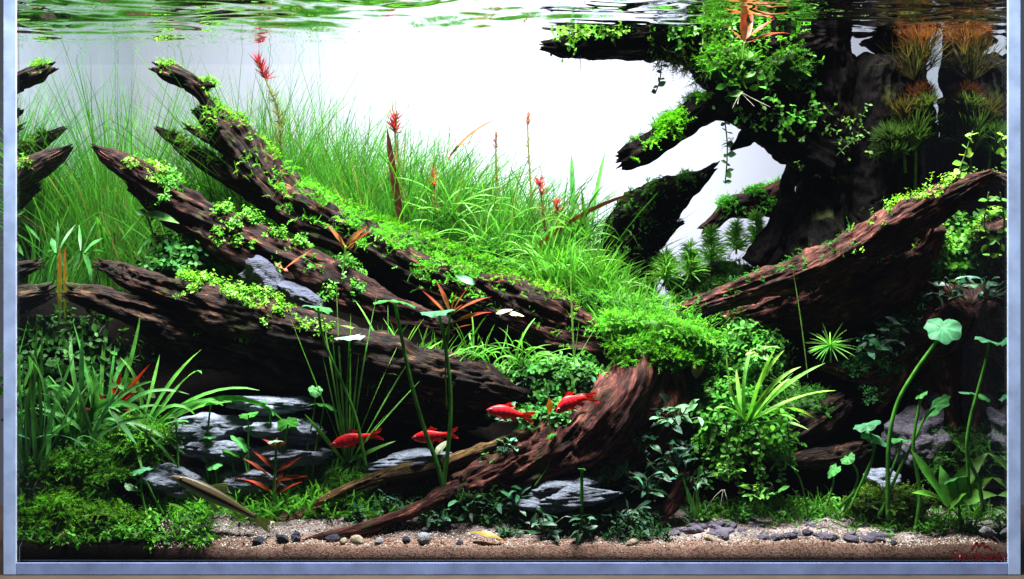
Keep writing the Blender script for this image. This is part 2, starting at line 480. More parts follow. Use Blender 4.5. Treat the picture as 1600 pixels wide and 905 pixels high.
ICO = {}
def ico(sub):
    if sub not in ICO:
        bm = bmesh.new(); bmesh.ops.create_icosphere(bm, subdivisions=sub, radius=1)
        ICO[sub] = (np.array([v.co[:] for v in bm.verts]), np.array([[v.index for v in f.verts] for f in bm.faces])); bm.free()
    return ICO[sub]
def rock_shape(sub, scale, seed, cuts=9, rough=0.10, strata=0.0, freq=2.0, rot=(0, 0, 0)):
    V, F = ico(sub); V = V.copy()
    g = np.random.default_rng(seed)
    for _ in range(cuts):
        nn = unit(g.normal(size=3)); c = g.uniform(0.55, 0.85)
        ex = np.maximum(V @ nn - c, 0); V -= nn * (ex * 0.92)[:, None]
    V += unit(V) * (fbm(V * freq, 4, seed) * rough)[:, None]
    if strata:
        lay = V[:, 2] * 5 + noise(V * 1.7, seed + 5) * 0.8
        st = np.abs((lay % 1) - 0.5) * 2
        V[:, :2] *= (1 + strata * (st ** 2 - 0.5) + strata * 0.8 * noise(np.column_stack([np.floor(lay) * 3.7, V[:, 0] * 2, V[:, 1] * 2]), seed + 9))[:, None]
    V = V * np.asarray(scale)
    R = np.array(Matrix.Rotation(rot[2], 3, 'Z') @ Matrix.Rotation(rot[1], 3, 'Y') @ Matrix.Rotation(rot[0], 3, 'X'))
    return V @ R.T, F
# ------------------------------------------------------------------ glass tank, back pane, water, stand
def glass_mat():
    m, nt, out = nodes('clear_glass')
    g = N(nt, 'BsdfGlass', Roughness=0.0, IOR=1.5, Color=(0.97, 0.985, 1.0, 1))
    nt.links.new(g.outputs[0], out.inputs[0]); return m
def mirror_face(name, lo, hi, top, tint, rough=0.0):
    """total internal reflection: clear when looked through square on, a mirror when looked along"""
    m, nt, out = nodes(name); L = nt.links.new
    lw = N(nt, 'LayerWeight', Blend=0.5)
    r = ramp(nt, [(lo, (0.03,) * 3), (hi, (top,) * 3)]); L(lw.outputs['Facing'], r.inputs[0])
    t = N(nt, 'BsdfTransparent'); g = N(nt, 'BsdfGlossy', Roughness=rough, Color=(*tint, 1))
    mx = N(nt, 'MixShader'); L(r.outputs[0], mx.inputs[0]); L(t.outputs[0], mx.inputs[1]); L(g.outputs[0], mx.inputs[2])
    L(mx.outputs[0], out.inputs[0]); return m
M_GLASS = glass_mat()
M_TIR = mirror_face('side_glass_inner_face', 0.30, 0.42, 0.97, (0.86, 0.93, 0.93), 0.015)
M_WATER = mirror_face('water_surface', 0.36, 0.46, 0.98, (0.92, 0.92, 0.95), 0.0)
def pane_mat():
    m, nt, out = nodes('front_glass'); L = nt.links.new
    f = N(nt, 'Fresnel', IOR=1.33); t = N(nt, 'BsdfTransparent', Color=(0.99, 1, 1, 1)); g = N(nt, 'BsdfGlossy', Roughness=0.0)
    mx = N(nt, 'MixShader'); L(f.outputs[0], mx.inputs[0]); L(t.outputs[0], mx.inputs[1]); L(g.outputs[0], mx.inputs[2]); L(mx.outputs[0], out.inputs[0])
    return m
M_PANE = pane_mat()
def frost_mat():
    m, nt, out = nodes('frosted_film'); L = nt.links.new
    tc = N(nt, 'TexCoord'); nz = N(nt, 'TexNoise', Scale=4.0, Detail=2.0); L(tc.outputs['Object'], nz.inputs[0])
    r = ramp(nt, [(0.3, (0.78, 0.82, 0.92)), (0.7, (0.83, 0.87, 0.95))]); L(nz.outputs['Fac'], r.inputs[0])
    t = N(nt, 'BsdfTranslucent'); d = N(nt, 'BsdfDiffuse', Color=(0.7, 0.76, 0.85, 1)); L(r.outputs[0], t.inputs[0])
    mx = N(nt, 'MixShader'); mx.inputs[0].default_value = 0.08; L(t.outputs[0], mx.inputs[1]); L(d.outputs[0], mx.inputs[2]); L(mx.outputs[0], out.inputs[0])
    return m
M_FROST = frost_mat()
M_EDGE = simple_mat('glass_edge_painted_glow', (0.33, 0.44, 0.68), 0.35, 0.5)  # pale blue stands in for light carried through the clear panes
M_SEAM = simple_mat('silicone_painted_highlight', (0.55, 0.66, 0.78), 0.3, 0.5)  # lighter tone paints the bright line along the inner edge
M_EDGEB = simple_mat('glass_edge_painted_glow_bottom', (0.17, 0.23, 0.42), 0.35, 0.5)  # darker copy, paints the weaker glow of the bottom edge

TH = 0.0112
tank = thing('aquarium', 'frameless clear glass aquarium with pale blue edges', 'aquarium', (0, 0.17, -TH))
HT = 0.565
V, F = box(-HALF - TH, HALF + TH, -0.006, BACK, -TH, -0.0003)
MB().add(V, F).build('bottom_pane', M_GLASS, tank, False)
def edge(x0, x1, z0, z1, mat, parent):
    V, F = box(x0, x1, -0.0068, -0.0061, z0, z1)
    o = MB().add(V, F).build('edge_glow_strip', mat, parent, False)  # strip over the pane front, the edge glow is in its colour
    b = o.modifiers.new('bevel', 'BEVEL'); b.width = 0.0003; b.segments = 2
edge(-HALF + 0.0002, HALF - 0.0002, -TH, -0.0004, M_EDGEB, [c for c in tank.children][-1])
for sgn in (-1, 1):
    x0, x1 = sorted((sgn * HALF, sgn * (HALF + TH)))
    V, F = box(x0, x1, -0.006, BACK, 0, HT)
    o = MB().add(V, F).build('side_pane', M_GLASS, tank, False)
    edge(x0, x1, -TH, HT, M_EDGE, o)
    xs0, xs1 = sorted((sgn * (HALF - 0.0007), sgn * (HALF - 0.0002)))
    V, F = box(xs0, xs1, -0.0066, -0.0058, -0.0002, HT)
    MB().add(V, F).build('seam_highlight_strip', M_SEAM, o, False)  # thin strip at the seam, drawn as a painted highlight
    x = sgn * (HALF - 0.0004)
    MB().add(np.array([(x, 0.0, 0.0005), (x, BACK, 0.0005), (x, BACK, WATER + 0.012), (x, 0.0, WATER + 0.012)]), np.array([(0, 1, 2, 3)])).build('inner_face', M_TIR, o, False)
V, F = box(-HALF + 0.0003, HALF - 0.0003, -0.0055, -0.0005, 0.0003, HT)
MB().add(V, F).build('front_pane', M_PANE, tank, False)
V, F = box(-HALF - 0.05, HALF + 0.05, BACK + 0.004, BACK + 0.0055, -0.02, HT)
o = MB().add(V[[0, 1, 4, 5]], np.array([(0, 2, 3, 1)])).build('back_film', M_FROST, tank, False)
o['label'] = 'white frosted film lit from behind'

nx, ny = 420, 170
gx, gy = np.meshgrid(np.linspace(-HALF + 0.0005, HALF - 0.0005, nx), np.linspace(0.0005, BACK + 0.0036, ny), indexing='ij')
q3 = np.stack([gx * 11, gy * 24, gx * 0], -1)
wv = fbm(q3 + 0.6 * noise(q3 * 0.7, 3)[..., None], 3, 41) * 0.0021 + noise(np.stack([gx * 45, gy * 80, gx * 0], -1), 77) * 0.00022
wv *= np.interp(gy, [0, 0.13, 0.22, 0.34], [1.8, 1.5, 0.7, 0.10]) * np.interp(gx, [-0.45, -0.1, 0.45], [1.25, 1.0, 1.0])
V = np.stack([gx, gy, WATER + wv], -1).reshape(-1, 3)
idx = np.arange(nx * ny).reshape(nx, ny)
Q = np.stack([idx[:-1, :-1], idx[:-1, 1:], idx[1:, 1:], idx[1:, :-1]], -1).reshape(-1, 4)
tag(MB().add(V, Q).build('water', M_WATER), kind='structure')

M_STAND = simple_mat('stand_wood', (0.022, 0.013, 0.008), 0.5)
V, F = box(-0.75, 0.75, -0.03, 0.36, -0.09, -TH - 0.0005)
o = MB().add(V, F).build('stand', M_STAND, None, False); tag(o, kind='structure')
bv = o.modifiers.new('bevel', 'BEVEL'); bv.width = 0.002; bv.segments = 2

# ------------------------------------------------------------------ substrate
XB = [-0.46, -0.40, -0.30, -0.12, 0.05, 0.14, 0.20, 0.28, 0.37, 0.46]
HB = [0.20, 0.245, 0.26, 0.268, 0.250, 0.205, 0.215, 0.245, 0.25, 0.25]
XM = [-0.46, -0.30, -0.12, 0.02, 0.12, 0.20, 0.46]
HM = [0.070, 0.070, 0.062, 0.050, 0.036, 0.034, 0.038]
def ground(X, Y):
    X = np.asarray(X, float); Y = np.asarray(Y, float)
    hb = np.interp(X, XB, HB); hm = np.interp(X, XM, HM)
    t1 = np.clip(Y / 0.11, 0, 1); t2 = np.clip((Y - 0.11) / 0.13, 0, 1)
    t2 = t2 * t2 * (3 - 2 * t2)
    f0 = np.interp(X, [-0.3, -0.02, 0.1, 0.45], [0.0105, 0.0115, 0.0135, 0.0145]) + 0.0022 * noise(np.stack(np.broadcast_arrays(X * 17, X * 0, X * 0), -1), 15) + 0.0012 * noise(np.stack(np.broadcast_arrays(X * 60, X * 0, X * 0), -1), 16)
    z = f0 + (hm - f0) * t1 ** 1.05 + (hb - hm) * t2
    return z + 0.0022 * noise(np.stack(np.broadcast_arrays(X * 28, Y * 28, X * 0), -1), 5) * np.clip(Y * 30 + 0.35, 0, 1) + 0.0008 * noise(np.stack(np.broadcast_arrays(X * 120, Y * 120, X * 0), -1), 6)
def hit(px, py):
    """where the view ray through a photo point meets the ground"""
    for Y in np.arange(0.004, 0.33, 0.002):
        p = P(px, py, Y)
        if p[2] <= ground(p[0], Y): return p
    return P(px, py, 0.33)
def sand_mat():
    m, nt, out = nodes('sand_and_soil'); L = nt.links.new
    tc = N(nt, 'TexCoord'); at = N(nt, 'Attribute', _attribute_name='tint')
    v = N(nt, 'TexVoronoi', Scale=800.0); L(tc.outputs['Object'], v.inputs['Vector'])
    r = ramp(nt, [(0.0, (0.16, 0.09, 0.07)), (0.22, (0.30, 0.23, 0.20)), (0.6, (0.42, 0.37, 0.35)), (0.9, (0.52, 0.49, 0.47)), (1.0, (0.10, 0.06, 0.05))])
    sp = N(nt, 'SeparateColor'); L(v.outputs['Color'], sp.inputs[0]); L(sp.outputs[0], r.inputs[0])
    n2 = N(nt, 'TexNoise', Scale=60.0, Detail=5.0); L(tc.outputs['Object'], n2.inputs[0])
    r2 = ramp(nt, [(0.3, (0.75,) * 3), (0.7, (1.1,) * 3)]); L(n2.outputs['Fac'], r2.inputs[0])
    c = mixc(nt, 1.0, r.outputs[0], r2.outputs[0], 'MULTIPLY')
    c = mixc(nt, 1.0, c, at.outputs['Color'], 'MULTIPLY')
    bs = N(nt, 'BsdfPrincipled', Roughness=0.9); bs.inputs['Specular IOR Level'].default_value = 0.02
    L(c, bs.inputs['Base Color'])
    bp = N(nt, 'Bump', Strength=0.5, Distance=0.0006); L(v.outputs['Distance'], bp.inputs['Height']); L(bp.outputs[0], bs.inputs['Normal'])
    L(bs.outputs[0], out.inputs[0]); return m
M_SAND = sand_mat()
nx, ny = 500, 170
xs = np.linspace(-HALF + 0.0008, HALF - 0.0008, nx); ys = np.concatenate([[0.001, 0.0011], np.linspace(0.0025, BACK, ny - 2)])
gx, gy = np.meshgrid(xs, ys, indexing='ij'); gz = ground(gx, gy); gz[:, 0] = 0.0005
sand = np.interp(gx, [-0.33, -0.27], [0, 1]) * np.interp(gy + 0.012 * noise(np.stack([gx * 30, gy * 30, gx * 0], -1), 8), [0.055, 0.075], [1, 0])
sand = np.where(gx > 0.10, np.interp(gy + 0.01 * noise(np.stack([gx * 30, gy * 30, gx * 0], -1), 8), [0.085, 0.105], [1, 0]), sand)[..., None]
front = np.interp(gy, [0.0, 0.012, 0.02], [0, 0, 1])[..., None]
deep = np.where(np.abs(gx) > -9, 1, 1)[..., None]
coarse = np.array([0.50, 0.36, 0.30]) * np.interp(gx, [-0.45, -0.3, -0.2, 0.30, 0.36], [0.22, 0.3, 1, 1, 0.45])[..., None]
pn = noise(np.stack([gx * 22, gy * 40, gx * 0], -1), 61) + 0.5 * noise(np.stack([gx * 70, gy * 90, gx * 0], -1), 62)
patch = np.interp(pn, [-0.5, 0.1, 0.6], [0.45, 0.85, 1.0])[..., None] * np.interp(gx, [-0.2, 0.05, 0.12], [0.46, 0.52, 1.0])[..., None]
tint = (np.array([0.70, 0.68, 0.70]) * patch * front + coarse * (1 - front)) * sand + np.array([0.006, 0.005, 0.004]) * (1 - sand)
idx = np.arange(nx * ny).reshape(nx, ny)
Q = np.stack([idx[:-1, :-1], idx[1:, :-1], idx[1:, 1:], idx[:-1, 1:]], -1).reshape(-1, 4)
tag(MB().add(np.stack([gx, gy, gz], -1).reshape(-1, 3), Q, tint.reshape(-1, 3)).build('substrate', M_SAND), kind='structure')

# loose coarse grains along the front glass
n = 5200
gxp = RNG.uniform(-0.33, 0.445, n); gyp = np.abs(RNG.normal(size=n)) * 0.022 + 0.002
gyp = np.clip(gyp, 0.002, 0.085)
oc = np.array([(1, 0, 0), (-1, 0, 0), (0, 1, 0), (0, -1, 0), (0, 0, 1), (0, 0, -1)], float)
of = np.array([(0, 2, 4), (2, 1, 4), (1, 3, 4), (3, 0, 4), (2, 0, 5), (1, 2, 5), (3, 1, 5), (0, 3, 5)])
sz = RNG.uniform(0.0004, 0.0011, (n, 1, 1)) * RNG.uniform(0.6, 1.3, (n, 6, 1))
Vg = oc[None] * sz + np.column_stack([gxp, gyp, ground(gxp, gyp) + 0.0003])[:, None]
pal = np.array([(0.36, 0.29, 0.25), (0.5, 0.46, 0.43), (0.3, 0.14, 0.09), (0.05, 0.04, 0.04), (0.42, 0.2, 0.12), (0.7, 0.66, 0.6)])
ct = pal[RNG.choice(6, n, p=[.24, .27, .12, .14, .08, .15])]
tag(MB().add(Vg.reshape(-1, 3), (of[None] + (np.arange(n) * 6)[:, None, None]).reshape(-1, 3), np.repeat(ct, 6, 0)).build('coarse_sand', M_ROOT, None, False),
    'loose coarse sand grains along the front glass', 'sand', kind='stuff')

# ------------------------------------------------------------------ driftwood
def drift(name, label, mat, limbs, key, cat='driftwood', **kw):
    """limbs: [(part name, path, seed, options)] ; the thing is an Empty with one mesh per limb"""
    p0 = np.asarray(limbs[0][1], float)
    c = P(p0[:, 0].mean(), p0[:, 1].max(), p0[:, 2].mean())
    root = thing(name, label, cat, c)
    for nm, path, seed, op in limbs:
        mb = MB(); wood(mb, path, seed, key, **op)
        pa = np.asarray(path, float); jg = op.get('jag', (0.008, 0.008)); gs = np.random.default_rng(seed + 900)
        for e in (0, 1):
            if jg[e] < 0.005: continue
            a, b = (pa[0], pa[1]) if e == 0 else (pa[-1], pa[-2])
            dv = unit((a - b)[:2])
            for _ in range(4):
                rb = max(b[3], 8); off = gs.uniform(-0.6, 0.6) * rb; ln = gs.uniform(4, 15)
                pr = np.array([-dv[1], dv[0]]) * off
                st = b[:2] * 0.45 + a[:2] * 0.55 + pr * 0.8
                wood(mb, [(st[0], st[1], a[2] + gs.uniform(-.3, .3) * rb * PXM, rb * gs.uniform(.2, .32)), (a[0] + pr[0] * .8, a[1] + pr[1] * .8, a[2] + gs.uniform(-.3, .3) * rb * PXM, rb * gs.uniform(.14, .24)), (a[0] + pr[0] + dv[0] * ln, a[1] + pr[1] + dv[1] * ln, a[2], 1.0)], seed + 7 + _, None, jag=(0, 0.001))
        mb.build(nm, mat, root)
    return root
drift('driftwood_log', 'long grooved brown driftwood log lying lowest on the left, above the slate', M_WOOD, [
    ('trunk', [(158, 414, .125, 6), (185, 424, .12, 15), (240, 447, .115, 24), (330, 478, .11, 32), (440, 514, .105, 36), (560, 552, .10, 38), (680, 588, .095, 36), (770, 608, .095, 28), (822, 622, .095, 12)], 3, dict(jag=(0.012, 0.01), ridge=0.3)),
    ('limb', [(108, 456, .098, 13), (140, 464, .10, 20), (200, 482, .108, 25), (300, 520, .125, 38), (420, 560, .13, 46), (540, 600, .13, 44), (660, 630, .13, 34), (760, 640, .13, 20)], 4, dict(jag=(0.008, 0.006), ridge=0.28)),
], 'log1')
drift('driftwood_log', 'reddish driftwood log slanting across left, tip pointing at upper left glass', M_WOODRED, [
    ('trunk', [(147, 229, .166, 3), (168, 242, .166, 12), (203, 264, .166, 19), (260, 302, .164, 24), (340, 348, .165, 27), (430, 396, .155, 29), (530, 445, .15, 29), (620, 485, .145, 24), (700, 515, .14, 16)], 13, dict(jag=(0.004, 0.006), ridge=0.3)),
    ('limb', [(205, 296, .17, 4), (240, 322, .17, 12), (320, 368, .16, 20), (410, 415, .15, 22), (490, 452, .145, 22), (560, 480, .14, 14)], 15, dict(jag=(0.012, 0.004))),
], 'log2')
drift('driftwood_branch', 'forked dark driftwood branch rising highest on the left among tall grass', M_WOOD, [
    ('trunk', [(312, 170, .246, 8), (333, 188, .245, 22), (368, 216, .24, 32), (402, 264, .232, 36), (450, 318, .22, 38), (540, 368, .21, 36), (640, 428, .20, 38), (740, 472, .19, 38), (850, 505, .18, 36), (935, 525, .17, 18)], 23, dict(jag=(0.008, 0.006))),
    ('fork', [(243, 199, .257, 3), (265, 214, .255, 9), (310, 246, .25, 13), (360, 275, .247, 16), (415, 308, .242, 20), (450, 330, .235, 14)], 25, dict(jag=(0.004, 0.0), ridge=0.12, lump=0.15)),
    ('stub', [(294, 200, .235, 5), (318, 212, .235, 9), (350, 228, .235, 11), (380, 250, .235, 11)], 27, dict(jag=(0.005, 0))),
    ('tip', [(249, 106, .234, 8), (268, 115, .234, 17), (300, 128, .236, 17), (318, 150, .238, 11), (332, 176, .24, 11)], 29, dict(jag=(0.006, 0), lump=0.3)),
    ('spur', [(308, 132, .236, 9), (326, 132, .236, 6), (336, 134, .236, 3)], 30, dict(jag=(0, 0.002))),
], 'log3')
drift('driftwood_chunk', 'short splintered wood chunk under the moss at tank centre', M_WOODRED, [
    ('trunk', [(752, 438, .15, 10), (790, 455, .145, 24), (830, 475, .14, 30), (880, 498, .135, 28), (935, 520, .13, 14)], 33, dict(jag=(0.008, 0.012), ridge=0.34)),
    ('limb', [(770, 490, .14, 12), (830, 515, .135, 22), (900, 535, .13, 24), (960, 545, .13, 18)], 35, dict(jag=(0.008, 0.006))),
], 'chunk')
drift('driftwood_root', 'broad reddish brown root fanning down to the sand at centre', M_WOODROOT, [
    ('trunk', [(1010, 520, .15, 28), (1008, 550, .125, 40), (1000, 590, .10, 50), (970, 635, .08, 52), (910, 685, .072, 50), (845, 718, .065, 44), (770, 745, .06, 32), (715, 765, .055, 19)], 43, dict(jag=(0, 0.004), ridge=0.42, lump=0.2, twist=7.0)),
    ('limb', [(1045, 580, .11, 22), (1035, 640, .10, 36), (990, 690, .09, 34), (920, 720, .08, 28)], 44, dict(jag=(0.0, 0.004), ridge=0.4)),
    ('root_tip', [(745, 755, .055, 17), (700, 770, .045, 15), (660, 792, .035, 12), (610, 812, .026, 10), (560, 828, .02, 9), (505, 840, .015, 8), (468, 848, .012, 5)], 45, dict(jag=(0, 0.003), ridge=0.15)),
], 'root')
drift('driftwood_root', 'thin olive brown root arching low in front of the left stones', M_WOODOLIVE, [
    ('trunk', [(850, 672, .075, 8), (815, 682, .075, 13), (765, 700, .07, 13), (690, 726, .065, 13), (610, 742, .06, 12), (550, 762, .05, 10), (490, 788, .04, 4)], 53, dict(jag=(0.0, 0.003), ridge=0.15)),
], 'root2')
drift('driftwood_root', 'short round root segment tucked beneath the arching olive root', M_WOODOLIVE, [
    ('trunk', [(650, 758, .075, 9), (600, 766, .07, 13), (555, 790, .06, 10)], 55, dict(jag=(0.0, 0.003), ridge=0.15)),
], 'root2')
drift('driftwood_root', 'algae covered round wood lying beside the striped fish tail', M_WOODOLIVE, [
    ('trunk', [(345, 832, .045, 7), (395, 826, .045, 11), (450, 814, .046, 13), (510, 800, .048, 9), (560, 790, .05, 6)], 57, dict(jag=(0.004, 0.003), ridge=0.12)),
], 'root3')
drift('driftwood_stump', 'small pointed brown root stub standing on the sand at centre', M_WOODROOT, [
    ('trunk', [(1072, 735, .065, 10), (1062, 765, .06, 15), (1050, 790, .055, 13), (1035, 808, .05, 7)], 59, dict(jag=(0.004, 0.003))),
], 'root4')
drift('driftwood_stump', 'black leaning driftwood stump with pointed tip in the middle background', M_WOODBLACK, [
    ('trunk', [(985, 480, .22, 40), (980, 420, .22, 40), (990, 370, .22, 46), (1015, 332, .22, 42), (1060, 298, .22, 24), (1095, 278, .22, 12), (1114, 264, .22, 5)], 63, dict(jag=(0, 0.005), lump=0.16)),
    ('spike', [(1005, 368, .21, 26), (1035, 360, .21, 18), (1056, 352, .21, 8), (1069, 347, .21, 4)], 65, dict(jag=(0, 0.002))),
], 'stump')
drift('upright_driftwood', 'massive black upright driftwood trunk with leftward branches, right background', M_WOODBLACK, [
    ('trunk', [(1296, -70, .20, 55), (1284, 40, .20, 47), (1284, 84, .20, 44), (1294, 130, .20, 50), (1300, 200, .20, 50), (1300, 290, .20, 48), (1292, 360, .20, 62), (1285, 420, .20, 85)], 73, dict(jag=(0, 0), lump=0.16, ridge=0.4)),
    ('trunk', [(1388, -70, .205, 56), (1386, 25, .205, 52), (1394, 58, .205, 42), (1403, 84, .205, 27), (1396, 108, .205, 44), (1378, 134, .205, 58), (1372, 180, .205, 60), (1365, 260, .21, 62), (1370, 360, .21, 75)], 74, dict(jag=(0, 0), lump=0.06, ridge=0.1)),
    ('trunk', [(1430, -70, .255, 22), (1424, 40, .258, 26), (1428, 110, .258, 19), (1420, 180, .258, 28), (1405, 300, .265, 36), (1390, 420, .26, 40)], 76, dict(jag=(0, 0), lump=0.25)),
    ('branch', [(1285, 62, .19, 44), (1230, 70, .185, 56), (1140, 75, .18, 48), (1060, 66, .175, 34), (980, 66, .17, 26), (910, 72, .165, 18), (880, 74, .165, 14), (855, 72, .165, 7)], 77, dict(jag=(0, 0.007), ridge=0.3)),
    ('branch', [(1085, 78, .18, 26), (1130, 112, .18, 36), (1185, 160, .18, 42), (1240, 215, .185, 44), (1290, 260, .19, 40)], 79, dict(jag=(0, 0))),
    ('branch', [(1215, 190, .18, 34), (1160, 168, .175, 30), (1110, 166, .17, 26), (1060, 196, .165, 21), (1015, 228, .16, 19), (985, 245, .16, 18), (972, 250, .16, 13)], 81, dict(jag=(0, 0.006), ridge=0.2)),
    ('spur', [(1215, 190, .18, 22), (1180, 205, .178, 20), (1158, 222, .178, 10), (1142, 234, .178, 3)], 83, dict(jag=(0, 0.002))),
    ('leg', [(1262, 235, .19, 26), (1232, 285, .19, 13), (1228, 330, .19, 17), (1210, 380, .19, 26), (1190, 420, .19, 34)], 85, dict(jag=(0, 0), ridge=0.15)),
], 'trunk')
drift('driftwood_log', 'large brown driftwood log rising to the right with a lit upper edge', M_WOODROOT, [
    ('trunk', [(1056, 483, .14, 4), (1085, 478, .138, 12), (1150, 460, .13, 20), (1250, 430, .115, 27), (1330, 392, .098, 32), (1400, 354, .078, 32), (1470, 317, .058, 26), (1520, 290, .044, 17), (1548, 272, .036, 6)], 93, dict(jag=(0.006, 0.006), ridge=0.38)),
    ('knob', [(1310, 405, .098, 16), (1345, 402, .085, 11), (1365, 398, .08, 7), (1378, 396, .078, 4)], 94, dict(jag=(0, 0.002))),
    ('limb', [(1130, 500, .17, 10), (1200, 485, .17, 34), (1300, 460, .16, 58), (1380, 428, .14, 62), (1430, 390, .12, 44), (1460, 350, .10, 20)], 95, dict(jag=(0, 0), lump=0.15)),
], 'rlog')
drift('driftwood_chunk', 'brown gnarled wood behind the largest round leaf, lower right', M_WOODROOT, [
    ('trunk', [(1285, 572, .13, 8), (1320, 578, .13, 16), (1370, 578, .125, 26), (1425, 548, .125, 36), (1475, 505, .11, 40), (1505, 470, .09, 32)], 103, dict(jag=(0.008, 0))),
    ('limb', [(1400, 560, .125, 22), (1390, 595, .12, 26), (1365, 630, .12, 16)], 104, dict(jag=(0, 0.006))),
    ('limb', [(1465, 530, .13, 36), (1470, 600, .13, 36), (1475, 690, .125, 36)], 105, dict(jag=(0, 0.006))),
], 'rlow')
drift('driftwood_chunk', 'brown wood wedge behind the bright grassy tuft at right', M_WOOD, [
    ('trunk', [(1200, 695, .11, 8), (1235, 680, .11, 22), (1280, 655, .11, 28), (1318, 628, .11, 18)], 107, dict(jag=(0.006, 0.006))),
], 'rlow2')
drift('driftwood_chunk', 'lowest flat wood sliver above the white rootlets at right', M_WOOD, [
    ('trunk', [(1215, 722, .10, 7), (1260, 718, .10, 16), (1310, 712, .10, 18), (1348, 700, .10, 10)], 109, dict(jag=(0.006, 0.006))),
], 'rlow3')
drift('driftwood_branch', 'small rusty branch stub under a moss cushion beside the black trunk', M_WOODRED, [
    ('trunk', [(1097, 359, .26, 7), (1115, 348, .26, 12), (1140, 325, .26, 15), (1180, 318, .26, 22), (1235, 300, .26, 26)], 111, dict(jag=(0.004, 0), ridge=0.2)),
], 'rtwig')

# ------------------------------------------------------------------ stones
def rock(name, label, px, py, Y, r, mat, seed, sub=4, cat='rock', rot=(0, 0, 0), group=None, **kw):
    """r = half extents in photo pixels (x, depth, z)"""
    V, F = rock_shape(sub, np.array(r) * S(Y), seed, rot=rot, **kw)
    o = MB().add(V + P(px, py, Y), F).build(name, mat, None, sub > 3)
    return tag(o, label, cat, group)
for a in [
    (420, 632, .105, (85, 45, 20), 201, (0, 0.05, 0), 'highest slate slab behind the left round leaves'),
    (330, 668, .095, (72, 48, 25), 202, (0, -0.04, 0.1), 'pale slate slab at left of the stack, second layer'),
    (440, 672, .09, (70, 45, 26), 203, (0, 0.06, 0.2), 'slate slab right of the stack behind thin stems'),
    (345, 705, .082, (78, 45, 25), 204, (0, 0.05, 0), 'middle slate slab of the left stack with dark gaps'),
    (450, 712, .08, (66, 40, 23), 205, (0, -0.08, 0), 'slate slab hidden behind the red crowned plant'),
    (290, 752, .068, (62, 45, 30), 206, (0, 0.1, 0), 'lowest slate block beside the striped fish head'),
    (400, 750, .068, (60, 36, 22), 207, (0, 0, 0), 'low slate block behind the carpet grass'),
]:
    rock('slate_rock', a[6], a[0], a[1], a[2], a[3], M_SLATE, a[4], 5, 'slate', rot=a[5], cuts=8, rough=0.17, strata=0.07)
rock('slate_stone', 'upright blue grey stone between the two left logs', 405, 432, .135, (42, 30, 30), M_DARKROCK, 211, 5, rot=(0.1, 0.5, 0), rough=0.14)
rock('slate_stone', 'blue grey stone sloping below the upright one on the left log', 470, 462, .13, (46, 28, 18), M_DARKROCK, 212, 5, rot=(0, 0.45, 0), rough=0.14)
rock('slate_stone', 'small grey stone sunk in the long left log', 555, 522, .115, (36, 22, 12), M_DARKROCK, 213, 4, rot=(0, 0.2, 0), rough=0.12)
rock('slate_rock', 'flat light blue slate behind the two left red fish', 655, 722, .085, (82, 45, 20), M_SLATE, 214, 5, 'slate', rot=(0, -0.12, 0), strata=0.1)
rock('slate_rock', 'pale flat slate sloping in front of the big root, centre', 895, 778, .035, (88, 40, 22), M_SLATE, 215, 5, 'slate', rot=(0.25, -0.08, 0), strata=0.1)
rock('slate_rock', 'thin slate layer lying on the pale centre slate', 880, 757, .042, (55, 28, 11), M_SLATE, 216, 4, 'slate', rot=(0.2, -0.1, 0), strata=0.1)
rock('boulder', 'large purplish grey boulder behind the right round leaves', 1432, 688, .10, (56, 36, 46), M_PURPLEROCK, 217, 5, rot=(0, -0.5, 0), rough=0.22)
rock('boulder', 'dark stone above the purplish boulder, lower right', 1468, 622, .125, (40, 30, 36), M_DARKROCK, 218, 4, rot=(0, 0.3, 0))
rock('boulder', 'light speckled stone low behind the right stems', 1378, 752, .085, (30, 22, 20), M_SLATE, 219, 5, rough=0.16)
rock('pebble', 'white grey stone by the right glass on the sand', 1543, 830, .016, (15, 9, 8), M_GREYPEB, 220, 3, 'pebble', rot=(0, 0.3, 0))
# ------------------------------------------------------------------ masses of fine foliage (nobody could count these)
def stuff(name, mb, label, cat, mat=None):
    return tag(mb.build(name, mat or M_THIN), label, cat, kind='stuff')
G_GRASS = (0.024, 0.125, 0.008); G_DARK = (0.02, 0.10, 0.025); G_MOSS = (0.075, 0.24, 0.012); G_LIME = (0.14, 0.36, 0.03)

def grass_field(n, pxr, Yr, topx, topy, wid=(0.0006, 0.0011), col=G_GRASS, lean=0.25, spread=0.55, tip=(0.05, 0.20, 0.02)):
    Y = RNG.uniform(*Yr, n); px = RNG.uniform(*pxr, n)
    X = (px - 800) * S(Y); X = np.clip(X, -HALF + 0.004, HALF - 0.004)
    z = ground(X, Y) - 0.004
    top = np.interp(px, topx, topy)
    zt = ZC - (top - 452.5) * S(Y)
    h = np.maximum(zt - z, 0.03) * RNG.uniform(1 - spread, 1.05, n) ** 0.7
    cl = noise(np.stack([X * 55, Y * 55, X * 0], -1), 19)
    ln = np.column_stack([RNG.normal(size=n) * 0.15 + lean + cl * 0.28, RNG.normal(size=n) * 0.12])
    h = h * (0.95 + 0.3 * cl) * np.where(RNG.uniform(size=n) < 0.06, 1.22, 1.0)
    mb = MB(); brown = (RNG.uniform(size=(n, 1)) < 0.05); cc = np.where(brown, [[0.12, 0.10, 0.03]], greens(n, col, 0.5))
    hair(mb, np.column_stack([X, Y, z]), h, ln, RNG.uniform(*wid, n) * RNG.choice([0.7, 1, 1.6], n), cc, np.where(brown, [[0.18, 0.14, 0.05]], greens(n, tip, 0.35)))
    return mb
m1 = grass_field(2600, (300, 560), (.285, .335), [300, 360, 420, 520, 560], [190, 150, 110, 135, 170], lean=-0.10)
stuff('tall_grass', m1, 'tall hair grass behind the forked branch, upper left', 'grass')
